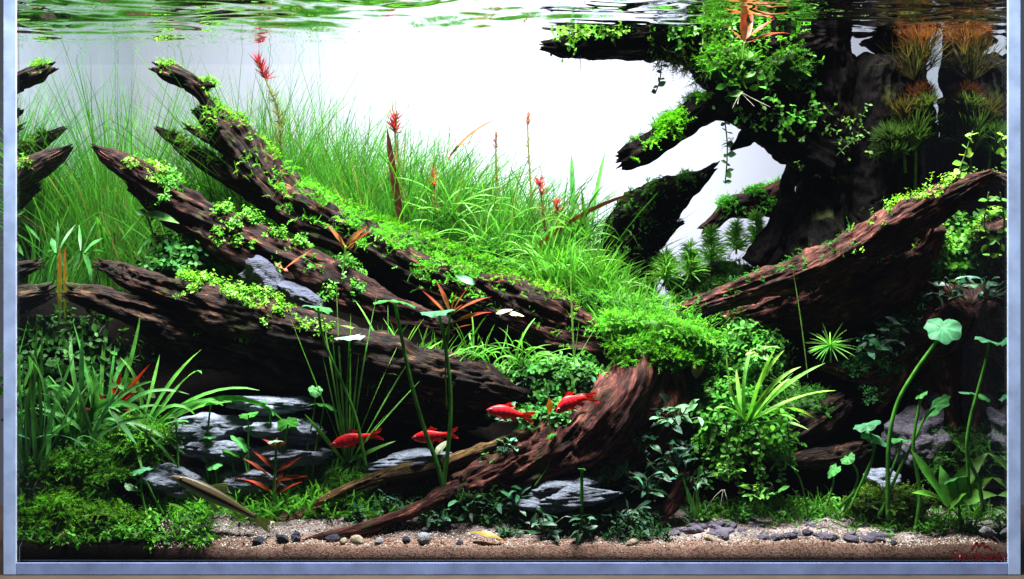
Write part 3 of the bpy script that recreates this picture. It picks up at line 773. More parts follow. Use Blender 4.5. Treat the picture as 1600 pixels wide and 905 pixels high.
m1 = grass_field(2700, (540, 800), (.235, .33), [540, 620, 700, 800], [165, 170, 210, 230], lean=0.03)
stuff('tall_grass', m1, 'tall fine grass at centre back around the red tipped stem', 'grass')
m1 = grass_field(1300, (780, 960), (.22, .31), [780, 870, 920, 960], [235, 265, 290, 330], lean=0.12)
stuff('tall_grass', m1, 'shorter fine grass left of the black stump', 'grass')
m1 = grass_field(2000, (60, 300), (.25, .335), [60, 160, 220, 300], [130, 130, 200, 230], lean=-0.17, col=(0.045, 0.19, 0.02))
stuff('tall_grass', m1, 'tall pale hair grass bending against the left glass', 'grass')
m1 = grass_field(320, (340, 500), (.29, .335), [330, 400, 500], [95, 80, 100], lean=-0.05, spread=0.3, wid=(0.0005, 0.0009))
stuff('tall_grass', m1, 'sparse long grass tips reaching the water surface, left', 'grass')

def moss_on(key, n, x0, x1, label, nz=0.35, base=G_MOSS, cov=0.25, seed=1, L=(0.004, 0.010), name='moss_patch'):
    p, nn = on_wood(key, n, x0, x1, nz, cov, seed)
    mb = MB(); moss(mb, p, nn, base, L); return stuff(name, mb, label, 'moss')
def creep_on(key, n, x0, x1, label, nz=0.3, base=(0.09, 0.30, 0.025), cov=0.3, seed=2, leaf=(0.0026, 0.0044), stem=(0.004, 0.013), name='creeping_plant'):
    p, nn = on_wood(key, int(n * 1.9), x0, x1, nz, cov + 0.3, seed)
    mb = MB(); leaflets(mb, p, nn, base, stem, leaf); return stuff(name, mb, label, 'plant', M_LEAF)
creep_on('log1', 430, 285, 520, 'light green creeper along the lowest left log', 0.8, (0.09, 0.27, 0.015), cov=0.3)
creep_on('log2', 150, 190, 262, 'bright creeper near the pointed tip of the reddish log', 0.6, (0.12, 0.30, 0.025), 0.2, 3)
creep_on('log2', 170, 247, 300, 'round leaved creeper draped over the reddish log', 0.1, (0.045, 0.19, 0.015), 0.5, 4)
creep_on('log2', 330, 325, 480, 'leafy creeper along the middle of the reddish log', 0.78, (0.065, 0.23, 0.015), 0.45, 5)
creep_on('log2', 130, 478, 565, 'leafy creeper around the red tipped sprig', 0.3, (0.05, 0.2, 0.02), 0.5, 25)
moss_on('log3', 330, 250, 335, 'moss cap on the highest left branch tip', 0.3, (0.10, 0.26, 0.02), 0.2, 6)
moss_on('log3', 900, 320, 440, 'moss cushion on the forked branch shoulder', 0.55, (0.09, 0.26, 0.02), 0.3, 7)
moss_on('log3', 3000, 430, 900, 'bright moss ribbon running down the back branch', 0.62, (0.07, 0.28, 0.02), 0.35, 8, (0.005, 0.012))
moss_on('chunk', 380, 740, 900, 'moss growing over the centre wood chunk', 0.5, G_MOSS, 0.2, 9)
moss_on('stump', 700, 930, 1100, 'dark moss over the left flank of the black stump', 0.1, (0.05, 0.17, 0.02), 0.3, 10)
moss_on('rtwig', 520, 1125, 1240, 'round green moss cushion on the rusty branch stub', 0.1, (0.05, 0.24, 0.02), 0.5, 11)
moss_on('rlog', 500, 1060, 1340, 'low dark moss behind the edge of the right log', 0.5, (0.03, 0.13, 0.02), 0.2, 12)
creep_on('rlog', 170, 1330, 1500, 'pale creeper running along the upper right log', 0.7, (0.12, 0.30, 0.02), 0.1, 13)
creep_on('rlog', 130, 1440, 1540, 'fresh creeper near the tip of the right log', 0.55, (0.15, 0.34, 0.03), 0.3, 14)
creep_on('rlow', 260, 1320, 1440, 'small green leaves on the gnarled lower right wood', 0.4, (0.03, 0.14, 0.04), 0.3, 15)
def upper(n, x0, x1, y0, y1, key='trunk', nz=-0.2):
    p, nn = on_wood(key, 6000, x0, x1, nz, 0.4, 17)
    py = 452.5 - (p[:, 2] - ZC) / S(p[:, 1])
    ok = (py > y0) & (py < y1); p, nn = p[ok], nn[ok]
    k = RNG.integers(0, len(p), n); return p[k], nn[k]
p, nn = upper(280, 872, 985, 0, 80, nz=0.6); mb = MB(); leaflets(mb, p, nn, (0.07, 0.22, 0.012), (0.008, 0.026), (0.004, 0.007)); stuff('creeping_plant', mb, 'leafy plant on the far end of the top branch', 'plant', M_LEAF)
p, nn = upper(520, 990, 1150, -20, 75, nz=0.3); mb = MB(); leaflets(mb, p, nn, (0.05, 0.18, 0.012), (0.010, 0.032), (0.004, 0.007)); stuff('creeping_plant', mb, 'dense leafy growth along the middle of the top branch', 'plant', M_LEAF)
p, nn = upper(1300, 1060, 1250, 20, 130, nz=0.15); mb = MB(); moss(mb, p, nn, (0.045, 0.18, 0.008), (0.007, 0.020), 7, 0.0028); stuff('moss_patch', mb, 'large bright moss mass hanging on the upper trunk branch', 'moss')
p, nn = upper(750, 985, 1150, 140, 250, nz=0.25); mb = MB(); moss(mb, p, nn, (0.07, 0.28, 0.006), (0.005, 0.013)); stuff('moss_patch', mb, 'vivid moss on the drooping second branch', 'moss')
p, nn = upper(240, 1020, 1110, 70, 130, nz=-1.0); mb = MB(); moss(mb, p, -np.abs(nn) * [0, 0, 1] + nn * [1, 1, 0], (0.07, 0.12, 0.02), (0.010, 0.020)); stuff('moss_patch', mb, 'brownish moss beard below the top branch', 'moss')
p, nn = upper(110, 1130, 1290, 90, 200, nz=-0.5); mb = MB(); leaflets(mb, p, nn, (0.05, 0.2, 0.02), (0.012, 0.034), (0.005, 0.008)); stuff('creeping_plant', mb, 'trailing leaves over the thick diagonal limb', 'plant', M_LEAF)
p, nn = upper(70, 1255, 1350, 180, 260, nz=-0.7); mb = MB(); leaflets(mb, p, nn, (0.07, 0.16, 0.03), (0.012, 0.03), (0.004, 0.006)); stuff('creeping_plant', mb, 'olive sprig cluster on the front of the black trunk', 'plant', M_LEAF)

mr = MB(); wood(mr, [(415, 282, .25, 12), (480, 312, .24, 18), (560, 350, .23, 21), (650, 394, .22, 23), (740, 428, .21, 24), (830, 455, .195, 22), (905, 495, .18, 14)], 301, 'mossridge', lump=0.35, ridge=0.1)
mr.T = [np.tile([0.015, 0.05, 0.005, 1], (len(t), 1)) for t in mr.T]
p, nn = on_wood('mossridge', 4200, 405, 920, -0.1, -1, 3); moss(mr, p, nn, (0.06, 0.23, 0.010), (0.005, 0.011)); stuff('moss_slope', mr, 'long bright moss slope behind the back branch', 'moss')
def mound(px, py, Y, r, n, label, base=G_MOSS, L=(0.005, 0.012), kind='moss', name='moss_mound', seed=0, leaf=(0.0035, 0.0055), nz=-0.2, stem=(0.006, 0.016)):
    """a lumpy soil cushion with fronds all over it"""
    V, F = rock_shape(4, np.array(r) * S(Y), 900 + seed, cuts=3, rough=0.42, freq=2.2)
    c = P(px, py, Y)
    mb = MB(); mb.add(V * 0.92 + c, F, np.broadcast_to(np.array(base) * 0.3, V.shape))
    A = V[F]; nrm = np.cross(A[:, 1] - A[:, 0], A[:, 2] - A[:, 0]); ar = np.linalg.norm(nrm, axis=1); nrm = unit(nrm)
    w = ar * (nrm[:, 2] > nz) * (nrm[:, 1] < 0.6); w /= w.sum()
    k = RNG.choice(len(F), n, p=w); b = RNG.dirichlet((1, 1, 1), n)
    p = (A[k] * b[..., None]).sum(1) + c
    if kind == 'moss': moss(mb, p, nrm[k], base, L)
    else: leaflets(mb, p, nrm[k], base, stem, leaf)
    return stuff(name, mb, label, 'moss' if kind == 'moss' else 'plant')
mound(1020, 532, .12, (95, 50, 50), 1500, 'bright moss mound above the broad centre root', (0.075, 0.29, 0.02), (0.006, 0.013), seed=1)
mound(960, 500, .15, (70, 40, 35), 800, 'moss slope below the black stump', (0.05, 0.2, 0.02), seed=2)
mound(1110, 600, .135, (70, 45, 70), 1200, 'green moss bank right of the broad root', (0.04, 0.18, 0.02), (0.006, 0.014), seed=3)
mound(225, 695, .075, (52, 32, 36), 620, 'feathery moss ball left of the slate stack', (0.08, 0.27, 0.02), (0.007, 0.016), seed=4)
mound(135, 745, .05, (62, 32, 45), 800, 'mossy bank in the lower left corner', (0.06, 0.22, 0.015), (0.006, 0.014), seed=5)
mound(85, 808, .028, (45, 22, 32), 620, 'leafy moss at the bottom left front', (0.085, 0.28, 0.015), (0.006, 0.014), seed=6)
mound(160, 815, .03, (60, 25, 26), 560, 'moss tuft with brownish stones, lower left front', (0.085, 0.26, 0.015), (0.006, 0.013), seed=7)
mound(870, 595, .115, (74, 34, 28), 300, 'small leaved plants right of the long left log', (0.045, 0.17, 0.03), kind='leaf', name='creeping_plant', seed=8, leaf=(0.005, 0.008))
mound(860, 665, .09, (52, 28, 24), 180, 'round leaved plants behind the two right red fish', (0.045, 0.19, 0.035), kind='leaf', name='creeping_plant', seed=9, leaf=(0.005, 0.008))
mound(1140, 100, .14, (46, 22, 24), 380, 'feathery moss hump under the red sprig', (0.045, 0.18, 0.008), (0.007, 0.016), seed=41)
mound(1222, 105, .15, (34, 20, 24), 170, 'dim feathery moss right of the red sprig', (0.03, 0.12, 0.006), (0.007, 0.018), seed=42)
mound(1018, 556, .085, (58, 24, 20), 520, 'moss lip over the top of the broad root', (0.06, 0.23, 0.010), seed=43)
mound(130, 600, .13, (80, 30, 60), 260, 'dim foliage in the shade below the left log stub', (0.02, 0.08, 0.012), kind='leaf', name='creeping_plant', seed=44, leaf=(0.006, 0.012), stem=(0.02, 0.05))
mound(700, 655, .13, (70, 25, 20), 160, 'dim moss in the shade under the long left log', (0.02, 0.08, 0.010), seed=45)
mound(790, 735, .075, (50, 20, 14), 200, 'leafy sprigs in the crook of the broad root', (0.05, 0.19, 0.02), kind='leaf', name='creeping_plant', seed=46, leaf=(0.004, 0.007))
mound(985, 600, .10, (30, 20, 20), 160, 'small leaves at the upper left of the broad root', (0.045, 0.17, 0.02), kind='leaf', name='creeping_plant', seed=47, leaf=(0.004, 0.007))
mound(1185, 690, .08, (30, 22, 34), 60, 'leafy clump under the grassy tuft, lower half', (0.06, 0.24, 0.02), kind='leaf', name='small_leaf_bush', seed=31, leaf=(0.006, 0.010), stem=(0.012, 0.034))
mound(1120, 690, .09, (28, 22, 44), 70, 'leafy clump between moss bank and dark leaves', (0.05, 0.2, 0.02), kind='leaf', name='small_leaf_bush', seed=32, leaf=(0.005, 0.009), stem=(0.01, 0.03))
mound(1150, 640, .095, (36, 28, 34), 130, 'dense small leaves below the grassy tuft, right', (0.06, 0.24, 0.025), kind='leaf', name='small_leaf_bush', seed=10, leaf=(0.0045, 0.0075), stem=(0.008, 0.02))
mound(1155, 560, .13, (60, 40, 40), 420, 'small leaves between moss and right log', (0.05, 0.2, 0.025), kind='leaf', name='creeping_plant', seed=11, leaf=(0.0045, 0.007))
mound(1250, 640, .12, (45, 30, 30), 380, 'moss beneath the spiky star plant, right', (0.04, 0.16, 0.02), seed=12)
mound(1390, 790, .06, (55, 30, 26), 420, 'olive moss around the light speckled stone', (0.07, 0.15, 0.015), (0.006, 0.013), seed=13)
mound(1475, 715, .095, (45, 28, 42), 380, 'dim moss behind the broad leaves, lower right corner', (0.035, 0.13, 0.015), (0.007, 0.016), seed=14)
mound(1120, 445, .22, (90, 40, 30), 700, 'mossy ridge behind the right log', (0.05, 0.18, 0.02), seed=15)
mound(285, 415, .17, (45, 30, 30), 130, 'dark leafy growth behind the left logs', (0.03, 0.13, 0.025), kind='leaf', name='creeping_plant', seed=16, leaf=(0.006, 0.010))
mound(1452, 420, .15, (42, 30, 60), 420, 'leafy thicket behind the right log by the glass', (0.06, 0.22, 0.02), kind='leaf', name='small_leaf_bush', seed=17, leaf=(0.006, 0.010), stem=(0.01, 0.026))
mound(820, 410, .22, (110, 40, 26), 700, 'bright moss at the foot of the centre grass', (0.07, 0.28, 0.02), seed=18)
mound(610, 385, .24, (90, 40, 26), 500, 'moss at the base of the tall centre grass', (0.06, 0.24, 0.02), seed=19)
mound(900, 755, .075, (45, 20, 12), 300, 'yellowish moss fringe on the pale centre slate', (0.10, 0.20, 0.015), (0.004, 0.009), seed=20)
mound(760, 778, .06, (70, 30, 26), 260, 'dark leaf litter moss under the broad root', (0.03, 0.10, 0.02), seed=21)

# wild fine grass on the centre slope
for nn_, pr, yr, tx, ty, lab in [(650, (840, 1010), (.15, .20), [840, 920, 1010], [350, 360, 420], 'wild fine grass on the slope before the black stump'), (500, (940, 1070), (.12, .16), [940, 1000, 1070], [440, 430, 460], 'fine grass in the centre valley above the moss mound'), (260, (560, 700), (.10, .13), [560, 640, 700], [505, 500, 520], 'wispy grass growing along the end of the left log')]:
    Y = RNG.uniform(*yr, nn_); px = RNG.uniform(*pr, nn_); X = (px - 800) * S(Y)
    zb = ZC - (np.interp(px, tx, ty) + RNG.uniform(60, 120, nn_) - 452.5) * S(Y); zt = ZC - (np.interp(px, tx, ty) - 452.5) * S(Y)
    mb = MB(); hair(mb, np.column_stack([X, Y, zb]), (zt - zb) * RNG.uniform(0.4, 1.1, nn_), RNG.normal(size=(nn_, 2)) * [0.45, 0.3] + [0.1, 0], RNG.uniform(0.0008, 0.0018, nn_), greens(nn_, (0.05, 0.21, 0.012), 0.5), greens(nn_, (0.09, 0.30, 0.03), 0.3))
    stuff('fine_grass', mb, lab, 'grass')
# low carpet grass
def carpet(n, poly_px, label, col=(0.06, 0.26, 0.025), h=(0.008, 0.02), w=(0.0012, 0.0022), yr=(.01, .11)):
    px = RNG.uniform(poly_px[0], poly_px[1], n); Y = RNG.uniform(*yr, n)
    X = np.clip((px - 800) * S(Y), -HALF + .003, HALF - .003)
    keep = noise(np.stack([X * 40, Y * 40, X * 0], -1), 91) > -0.45
    X, Y = X[keep], Y[keep]; n = len(X)
    mb = MB()
    hair(mb, np.column_stack([X, Y, ground(X, Y) - 0.001]), RNG.uniform(*h, n), RNG.normal(size=(n, 2)) * 0.75, RNG.uniform(*w, n), greens(n, col, 0.4), greens(n, (0.12, 0.36, 0.05), 0.3),
         bend=np.column_stack([RNG.normal(size=n) * 0.6, RNG.normal(size=n) * 0.6, -np.abs(RNG.normal(size=n)) * 0.7]), seg=[0.7, 1, 1, 0.8, 0.1])
    return stuff('carpet_grass', mb, label, 'grass', M_LEAF)
carpet(1500, (30, 330), 'short bright carpet grass along the lower left front', yr=(.008, .06))
carpet(2300, (300, 600), 'carpet grass around the red crowned plant', h=(0.014, 0.03), w=(0.0016, 0.003), yr=(.04, .11))
carpet(240, (1200, 1560), 'thin sprouts scattered on the right sand', (0.05, 0.2, 0.02), (0.008, 0.02), (0.0008, 0.0014), (.03, .10))
carpet(420, (1380, 1570), 'grassy sprouts in front of the broad leaves, right', (0.05, 0.2, 0.02), (0.010, 0.024), (0.0010, 0.002), (.03, .08))

def cover(n, pxr, yr, label, base, leaf=(0.003, 0.006), stem=(0.006, 0.018), thr=-0.1, wid=0.55):
    px = RNG.uniform(*pxr, n); Y = RNG.uniform(*yr, n); X = np.clip((px - 800) * S(Y), -HALF + .004, HALF - .004)
    k = noise(np.stack([X * 45, Y * 45, X * 0], -1), 93) > thr; X, Y = X[k], Y[k]
    mb = MB(); leaflets(mb, np.column_stack([X, Y, ground(X, Y)]), np.tile([0, -0.2, 1.0], (len(X), 1)), base, stem, leaf, wid=wid); return stuff('ground_cover', mb, label, 'plant', M_LEAF)
cover(420, (540, 800), (.035, .075), 'dark small leaved ground cover among the centre roots', (0.022, 0.09, 0.02))
cover(420, (780, 1060), (.018, .06), 'dark ground cover in front of the pale centre slate', (0.02, 0.085, 0.025), thr=-0.05)
cover(420, (1090, 1360), (.055, .10), 'green ground cover on the sand below the tuft, right', (0.05, 0.20, 0.016))
cover(420, (250, 580), (.07, .115), 'green ground cover around the left slate', (0.055, 0.22, 0.018))
cover(420, (30, 330), (.006, .05), 'leafy ground cover at the lower left front glass', (0.065, 0.24, 0.018), thr=-0.3)
cover(260, (1380, 1560), (.03, .09), 'low green ground cover in the lower right corner', (0.05, 0.19, 0.016))
carpet(420, (1080, 1320), 'grassy sprouts along the sand edge below the tuft', (0.05, 0.2, 0.016), (0.010, 0.028), (0.0009, 0.0018), (.06, .10))
carpet(420, (540, 780), 'fine dark sprouts among the centre roots', (0.03, 0.13, 0.016), (0.008, 0.022), (0.0008, 0.0016), (.04, .09))
# leaf crumbs and twiglets lying on the sand
n = 420; px = RNG.uniform(330, 1560, n); Y = np.clip(np.abs(RNG.normal(size=n)) * 0.035 + 0.004, 0.004, 0.09); X = (px - 800) * S(Y); k = np.abs(X) < HALF - .005; X, Y = X[k], Y[k]; n = len(X)
mb = MB(); V, F, T = ribbons(np.column_stack([X, Y, ground(X, Y) + 0.0006]), np.column_stack([RNG.normal(size=n), RNG.normal(size=n), RNG.normal(size=n) * 0.1]), np.tile([0, 0, 1.0], (n, 1)), RNG.uniform(0.002, 0.007, n), RNG.uniform(0.0005, 0.002, n), [0.3, 1, 0.8, 0.2], RNG.normal(size=(n, 3)) * 0.4, 0.3,
    np.array([(0.05, 0.03, 0.02), (0.10, 0.06, 0.03), (0.03, 0.06, 0.015), (0.16, 0.10, 0.05)])[RNG.integers(0, 4, n)]); mb.add(V, F, T)
stuff('plant_debris', mb, 'crumbs of leaf and twig scattered on the sand', 'debris', M_DARKLEAF)
# ------------------------------------------------------------------ individual plants
def ends(root_px, Y): return P(root_px[0], root_px[1], Y)
def round_leaf(c, r, tilt, yaw, seed, tint, lobes=7):
    g = np.random.default_rng(seed)
    na, nr = 40, 6
    th = np.linspace(0, 2 * np.pi, na, endpoint=False)
    edge = 1 + 0.06 * np.cos(lobes * th + g.uniform(0, 6)) + 0.05 * np.cos(3 * th + g.uniform(0, 6)) 
    notch = np.exp(-((np.angle(np.exp(1j * (th - 1.57))) / 0.16) ** 2)); edge = edge * (1 - 0.35 * notch)
    rr = np.linspace(0, 1, nr + 1)[1:]
    X = rr[:, None] * edge * np.cos(th); Y = rr[:, None] * edge * np.sin(th)
    Z = -0.22 * (rr[:, None] ** 2) * (0.6 + 0.5 * np.cos(2 * th + g.uniform(0, 6))) + 0.06 * rr[:, None] ** 2 * np.cos(lobes * th) + 0.05
    V = np.concatenate([[[0, 0, 0]], np.stack([X, Y, Z], -1).reshape(-1, 3)]) * r
    R = np.array(Matrix.Rotation(yaw, 3, 'Z') @ Matrix.Rotation(tilt[0], 3, 'X') @ Matrix.Rotation(tilt[1], 3, 'Y'))
    V = V @ R.T + c
    idx = 1 + np.arange(nr * na).reshape(nr, na)
    q = np.stack([idx[:-1], idx[1:], np.roll(idx, -1, 1)[1:], np.roll(idx, -1, 1)[:-1]], -1).reshape(-1, 4)
    t = np.stack([np.zeros(na, int), idx[0], np.roll(idx[0], -1)], -1)
    T = np.broadcast_to(np.asarray(tint), V.shape).copy()
    ray = 1 + 0.55 * (np.arange(na) % 5 == 0); fade = 1 - 0.25 * rr[:, None]
    T[1:] *= (ray[None, :] * fade * g.uniform(0.85, 1.15, (nr, na)) * (1 - 0.35 * (g.uniform(size=(nr, na)) < 0.05))).reshape(-1, 1); T[0] *= 1.9
    return V, [q, t], T
def pennywort(label, leaf, r, path, Y, tilt=(0.25, 0.1), tint=(0.10, 0.34, 0.14), w=2.2, seed=0, Yb=None, root=True):
    """leaf centre in photo pixels, stem path down to its foot"""
    pts = [leaf] + list(path); Yb = Y if Yb is None else Yb
    ys = np.linspace(Y, Yb, len(pts))
    W = np.array([P(a[0], a[1], y) for a, y in zip(pts, ys)])
    t = thing('pennywort', label, 'plant', W[-1], 'pennyworts with single round leaves')
    mb = MB(); tube(mb, W, np.linspace(w * 0.75, w * 1.15, len(W)) * S(Y), 8, (0.07, 0.26, 0.03)); mb.build('stem', M_LEAF, t)
    V, F, T = round_leaf(W[0] + [0, 0, 0.0003], r * S(Y), tilt, seed * 1.3, seed, tint)
    MB().add(V, F, T).build('leaf', M_LEAF, t)
    return t
PW = (0.065, 0.27, 0.065); PWB = (0.065, 0.24, 0.11)
for i, (lab, leaf, r, path, Y, tilt, tint, w) in enumerate([
    ('round leaf on a curved stem above the left log, left of three', (497, 481), 23, [(503, 520), (520, 565), (540, 610), (558, 660), (573, 735)], .055, (0.15, 0.2), PWB, 2.4),
    ('widest floating round leaf at centre, middle of three tall stems', (617, 472), 33, [(626, 520), (643, 600), (663, 670), (686, 735), (693, 780)], .045, (0.06, -0.08), PW, 3.4),
    ('round leaf beneath the orange red crown, on a straight stem', (685, 488), 27, [(694, 530), (703, 600), (703, 670), (694, 750), (689, 808)], .042, (0.02, 0.12), PWB, 3.4),
    ('pale small leaf floating just above the left log', (546, 527), 24, [(545, 560), (541, 640), (545, 700)], .06, (0.12, 0.0), (0.22, 0.42, 0.26), 1.8),
    ('tiny round leaf high over the slate stack', (493, 611), 11, [(490, 650), (480, 700), (478, 760)], .07, (0.9, 0.1), PW, 1.4),
    ('pale oval leaf above the nearest left red fish', (506, 634), 21, [(502, 660), (492, 710), (485, 770)], .07, (0.2, 0.25), PW, 1.6),
    ('round leaf at the top of the left slate stack', (330, 629), 18, [(326, 660), (322, 710), (328, 780)], .06, (0.18, 0.05), PW, 1.8),
    ('round leaf left of the slate on a straight stem', (274, 659), 18, [(277, 690), (278, 740), (275, 800)], .05, (0.15, 0.06), PW, 1.9),
    ('lowest left round leaf in front of the moss ball', (222, 735), 16, [(221, 765), (228, 800), (240, 835)], .035, (0.3, 0.0), PWB, 1.9),
    ('small round leaf with bent stem beside the moss ball', (208, 762), 14, [(225, 750), (240, 775), (256, 805)], .04, (0.3, 0.4), (0.2, 0.38, 0.2), 1.6),
    ('broad round leaf facing front over the slate', (420, 636), 17, [(424, 670), (430, 720), (432, 790)], .065, (0.95, 0.1), PW, 1.8),
    ('tilted round leaf right of the slate stack', (450, 663), 17, [(446, 690), (440, 730), (436, 800)], .06, (0.8, 0.4), PW, 1.8),
    ('round leaf over the middle slate slab', (388, 648), 15, [(388, 680), (388, 730), (392, 795)], .06, (0.35, -0.2), PW, 1.6),
    ('small leaf low on the slate, left of the red crowned plant', (335, 726), 14, [(338, 745), (341, 790)], .055, (0.5, 0.2), PW, 1.5),
    ('drooping leaf at the middle of the slate stack', (376, 692), 18, [(382, 720), (390, 760), (395, 800)], .055, (0.6, 0.5), PW, 1.6),
    ('leaf turned edge on between two slate stems', (327, 683), 11, [(330, 705), (338, 745), (342, 795)], .058, (0.1, 0.0), PW, 1.5),
    ('round leaf half hidden behind the slate stems', (362, 710), 15, [(365, 735), (370, 800)], .06, (0.7, -0.3), PW, 1.5),
    ('leaf curled over the red crowned plant', (432, 690), 13, [(430, 730), (426, 830)], .045, (0.05, 0.0), (0.25, 0.42, 0.3), 2.2),
    ('largest round leaf of the right group, facing front', (1473, 514), 28, [(1462, 535), (1430, 580), (1402, 630), (1389, 690), (1387, 760), (1388, 812)], .035, (0.75, 0.2), PWB, 3.4),
    ('round leaf highest near the right glass', (1545, 533), 23, [(1541, 560), (1528, 610), (1515, 660), (1511, 710), (1528, 750), (1537, 800)], .012, (0.3, 0.1), PWB, 2.8),
    ('round leaf under the highest one near right glass', (1523, 617), 24, [(1518, 650), (1511, 680), (1511, 712), (1515, 780)], .025, (0.28, -0.1), PWB, 2.4),
    ('large tilted leaf in front of the purplish boulder', (1461, 637), 28, [(1446, 652), (1430, 685), (1400, 745), (1375, 805)], .04, (0.85, 0.35), PWB, 2.5),
    ('small leaf atop the stem beside the tilted one', (1440, 617), 11, [(1433, 650), (1427, 700), (1437, 770), (1430, 832)], .033, (0.6, 0.0), PW, 3.0),
    ('narrow slanted leaf left of the right group', (1355, 664), 21, [(1361, 680), (1364, 710), (1348, 750), (1325, 800)], .045, (0.2, -0.3), PWB, 2.0),
    ('broad leaf crossing the long right stem', (1368, 686), 23, [(1366, 705), (1350, 750), (1310, 795)], .048, (0.45, -0.1), PWB, 2.2),
    ('leaf between the two thickest right stems', (1409, 688), 18, [(1405, 705), (1390, 745), (1372, 810)], .043, (0.25, 0.1), PWB, 2.0),
    ('low round leaf before the broad sword leaves', (1494, 748), 19, [(1497, 770), (1500, 815)], .03, (0.3, 0.1), PW, 2.0),
    ('scalloped leaf above the right sand rootlets', (1302, 736), 13, [(1302, 755), (1292, 790)], .05, (0.9, 0.1), PW, 1.6),
    ('young folded leaf beside the scalloped one', (1325, 717), 12, [(1333, 725), (1340, 750), (1318, 800)], .05, (0.5, -0.6), PW, 1.7),
    ('tiny leaf right of the small leaved bush', (1242, 733), 8, [(1252, 755), (1262, 800), (1262, 815)], .045, (0.6, 0.2), PW, 1.6),
    ('leaf bud on the thick stem before the pale centre slate', (909, 733), 6, [(909, 760), (909, 800), (908, 830)], .02, (0.3, 0.0), PW, 3.2),
    ('trailing round leaf beside the yellow leaf at centre', (862, 681), 9, [(863, 700), (855, 730), (835, 760)], .04, (0.6, 0.0), PW, 1.1),
]):
    pennywort(lab, leaf, r, path, Y, tilt, tint, w, i + 1)

def leafy(name, label, foot, Y, leaves, tint, tipt=None, mat=None, width=12, prof=LANCE, cat='plant', fold=0.25, group=None, stem=None, stemcol=(0.10, 0.20, 0.03), bend=0.5, wave=0.25):
    """leaves: [(base px, base py, tip px, tip py, dY)] each leaf one part"""
    t = thing(name, label, cat, P(foot[0], foot[1], Y), group)
    for s in (stem or []):
        mb = MB(); W = np.array([P(a, b, Y) for a, b in s]); tube(mb, W, np.linspace(1.9, 1.3, len(W)) * S(Y), 7, stemcol); mb.build('stem', mat or M_LEAF, t)
    for lf in leaves:
        bx, by, tx, ty = lf[:4]; dY = lf[4] if len(lf) > 4 else RNG.uniform(-.02, .02); wd = lf[5] if len(lf) > 5 else width
        a, b = P(bx, by, Y), P(tx, ty, max(Y + dY, 0.006))
        a[0], b[0] = np.clip([a[0], b[0]], -HALF + 0.003, HALF - 0.003)
        L = np.linalg.norm(b - a); d = (b - a) / L
        k = bend * RNG.uniform(0.5, 1.7)
        g = (np.array([0, 0, -1.0]) * (0.25 + 0.75 * math.sqrt(max(0, 1 - d[2] ** 2))) + np.array([RNG.normal() * 0.25, RNG.normal() * 0.3, 0])) * k
        d0 = unit(d - g * 0.5)
        nr = unit(np.array([RNG.normal() * 0.6, -0.75 + RNG.normal() * 0.4, 0.75 + RNG.normal() * 0.3]))
        V, F, T = ribbons(a[None], d0[None], nr, L * 1.05, wd * S(Y), prof, g[None], fold, greens(1, tint, 0.2), None if tipt is None else greens(1, tipt, 0.15), wave)
        MB().add(V, F, T).build('leaf', mat or M_LEAF, t)
    return t
def fan(n, cx, cy, L, a0=-80, a1=80, dY=0.025):
    out = []
    for k in range(n):
        a = math.radians(a0 + (a1 - a0) * (k + RNG.uniform(-0.5, 1.5)) / n); l = L * RNG.uniform(0.45, 1.15)
        out.append((cx + RNG.uniform(-4, 4), cy, cx + math.sin(a) * l, cy - math.cos(a) * l, RNG.uniform(-dY, dY)))
    return out
RED = (0.24, 0.012, 0.006); ORANGE = (0.50, 0.12, 0.02)
leafy('red_plant', 'orange red starry crown at centre under the long wood', (700, 560), .05,
      [(704, 500, 664, 455, .005, 6), (704, 490, 684, 440, .01, 7), (706, 488, 733, 446, -.005, 7), (707, 492, 764, 462, 0, 6), (706, 505, 768, 486, -.01, 6), (703, 518, 740, 506, -.01, 5), (702, 515, 668, 512, -.005, 5), (706, 490, 712, 458, -.01, 9), (705, 492, 722, 476, -.012, 8)],
      (0.17, 0.075, 0.012), (0.30, 0.02, 0.01), width=8.5, stem=[[(703, 492), (700, 530), (696, 570), (698, 640)]], bend=0.3)
leafy('red_plant', 'red crowned stem plant in the carpet grass, left of centre', (428, 800), .05,
      [(431, 700, 412, 686, 0), (431, 700, 433, 684, .005), (432, 702, 447, 688, -.005), (430, 735, 398, 705, 0), (430, 738, 468, 715, 0), (430, 755, 380, 712, 0), (430, 752, 478, 742, -.01), (429, 772, 372, 745, -.01), (430, 775, 470, 752, -.01), (429, 782, 398, 760, .01), (430, 770, 445, 725, .01), (429, 778, 412, 740, .01)],
      (0.15, 0.04, 0.008), RED, width=7, stem=[[(431, 700), (430, 740), (428, 800)]], bend=0.35)
leafy('red_plant', 'dark red plant among the strap leaves, far left', (180, 690), .075,
      [(183, 625, 188, 583, 0, 15), (183, 632, 210, 612, 0), (180, 640, 110, 590, .01), (182, 638, 140, 640, 0), (185, 635, 230, 570, 0), (180, 645, 100, 640, .01), (184, 640, 205, 640, -.01), (182, 650, 150, 612, .01), (184, 630, 175, 592, 0)],
      (0.26, 0.022, 0.008), RED, width=8, stem=[[(183, 625), (182, 660), (180, 720)]], bend=0.4)
leafy('red_plant', 'small red tipped sprig on the reddish left log', (540, 420), .13,
      [(540, 385, 512, 352, 0, 7), (540, 383, 572, 354, 0, 9), (542, 388, 578, 360, 0, 6), (537, 392, 530, 365, 0, 8), (545, 390, 556, 372, 0, 8), (488, 390, 442, 422, -.01, 4), (442, 420, 430, 412, 0, 7), (442, 420, 450, 424, 0, 7)],
      (0.13, 0.08, 0.02), (0.26, 0.03, 0.015), width=8, stem=[[(540, 384), (538, 405), (535, 430)]], bend=0.15)
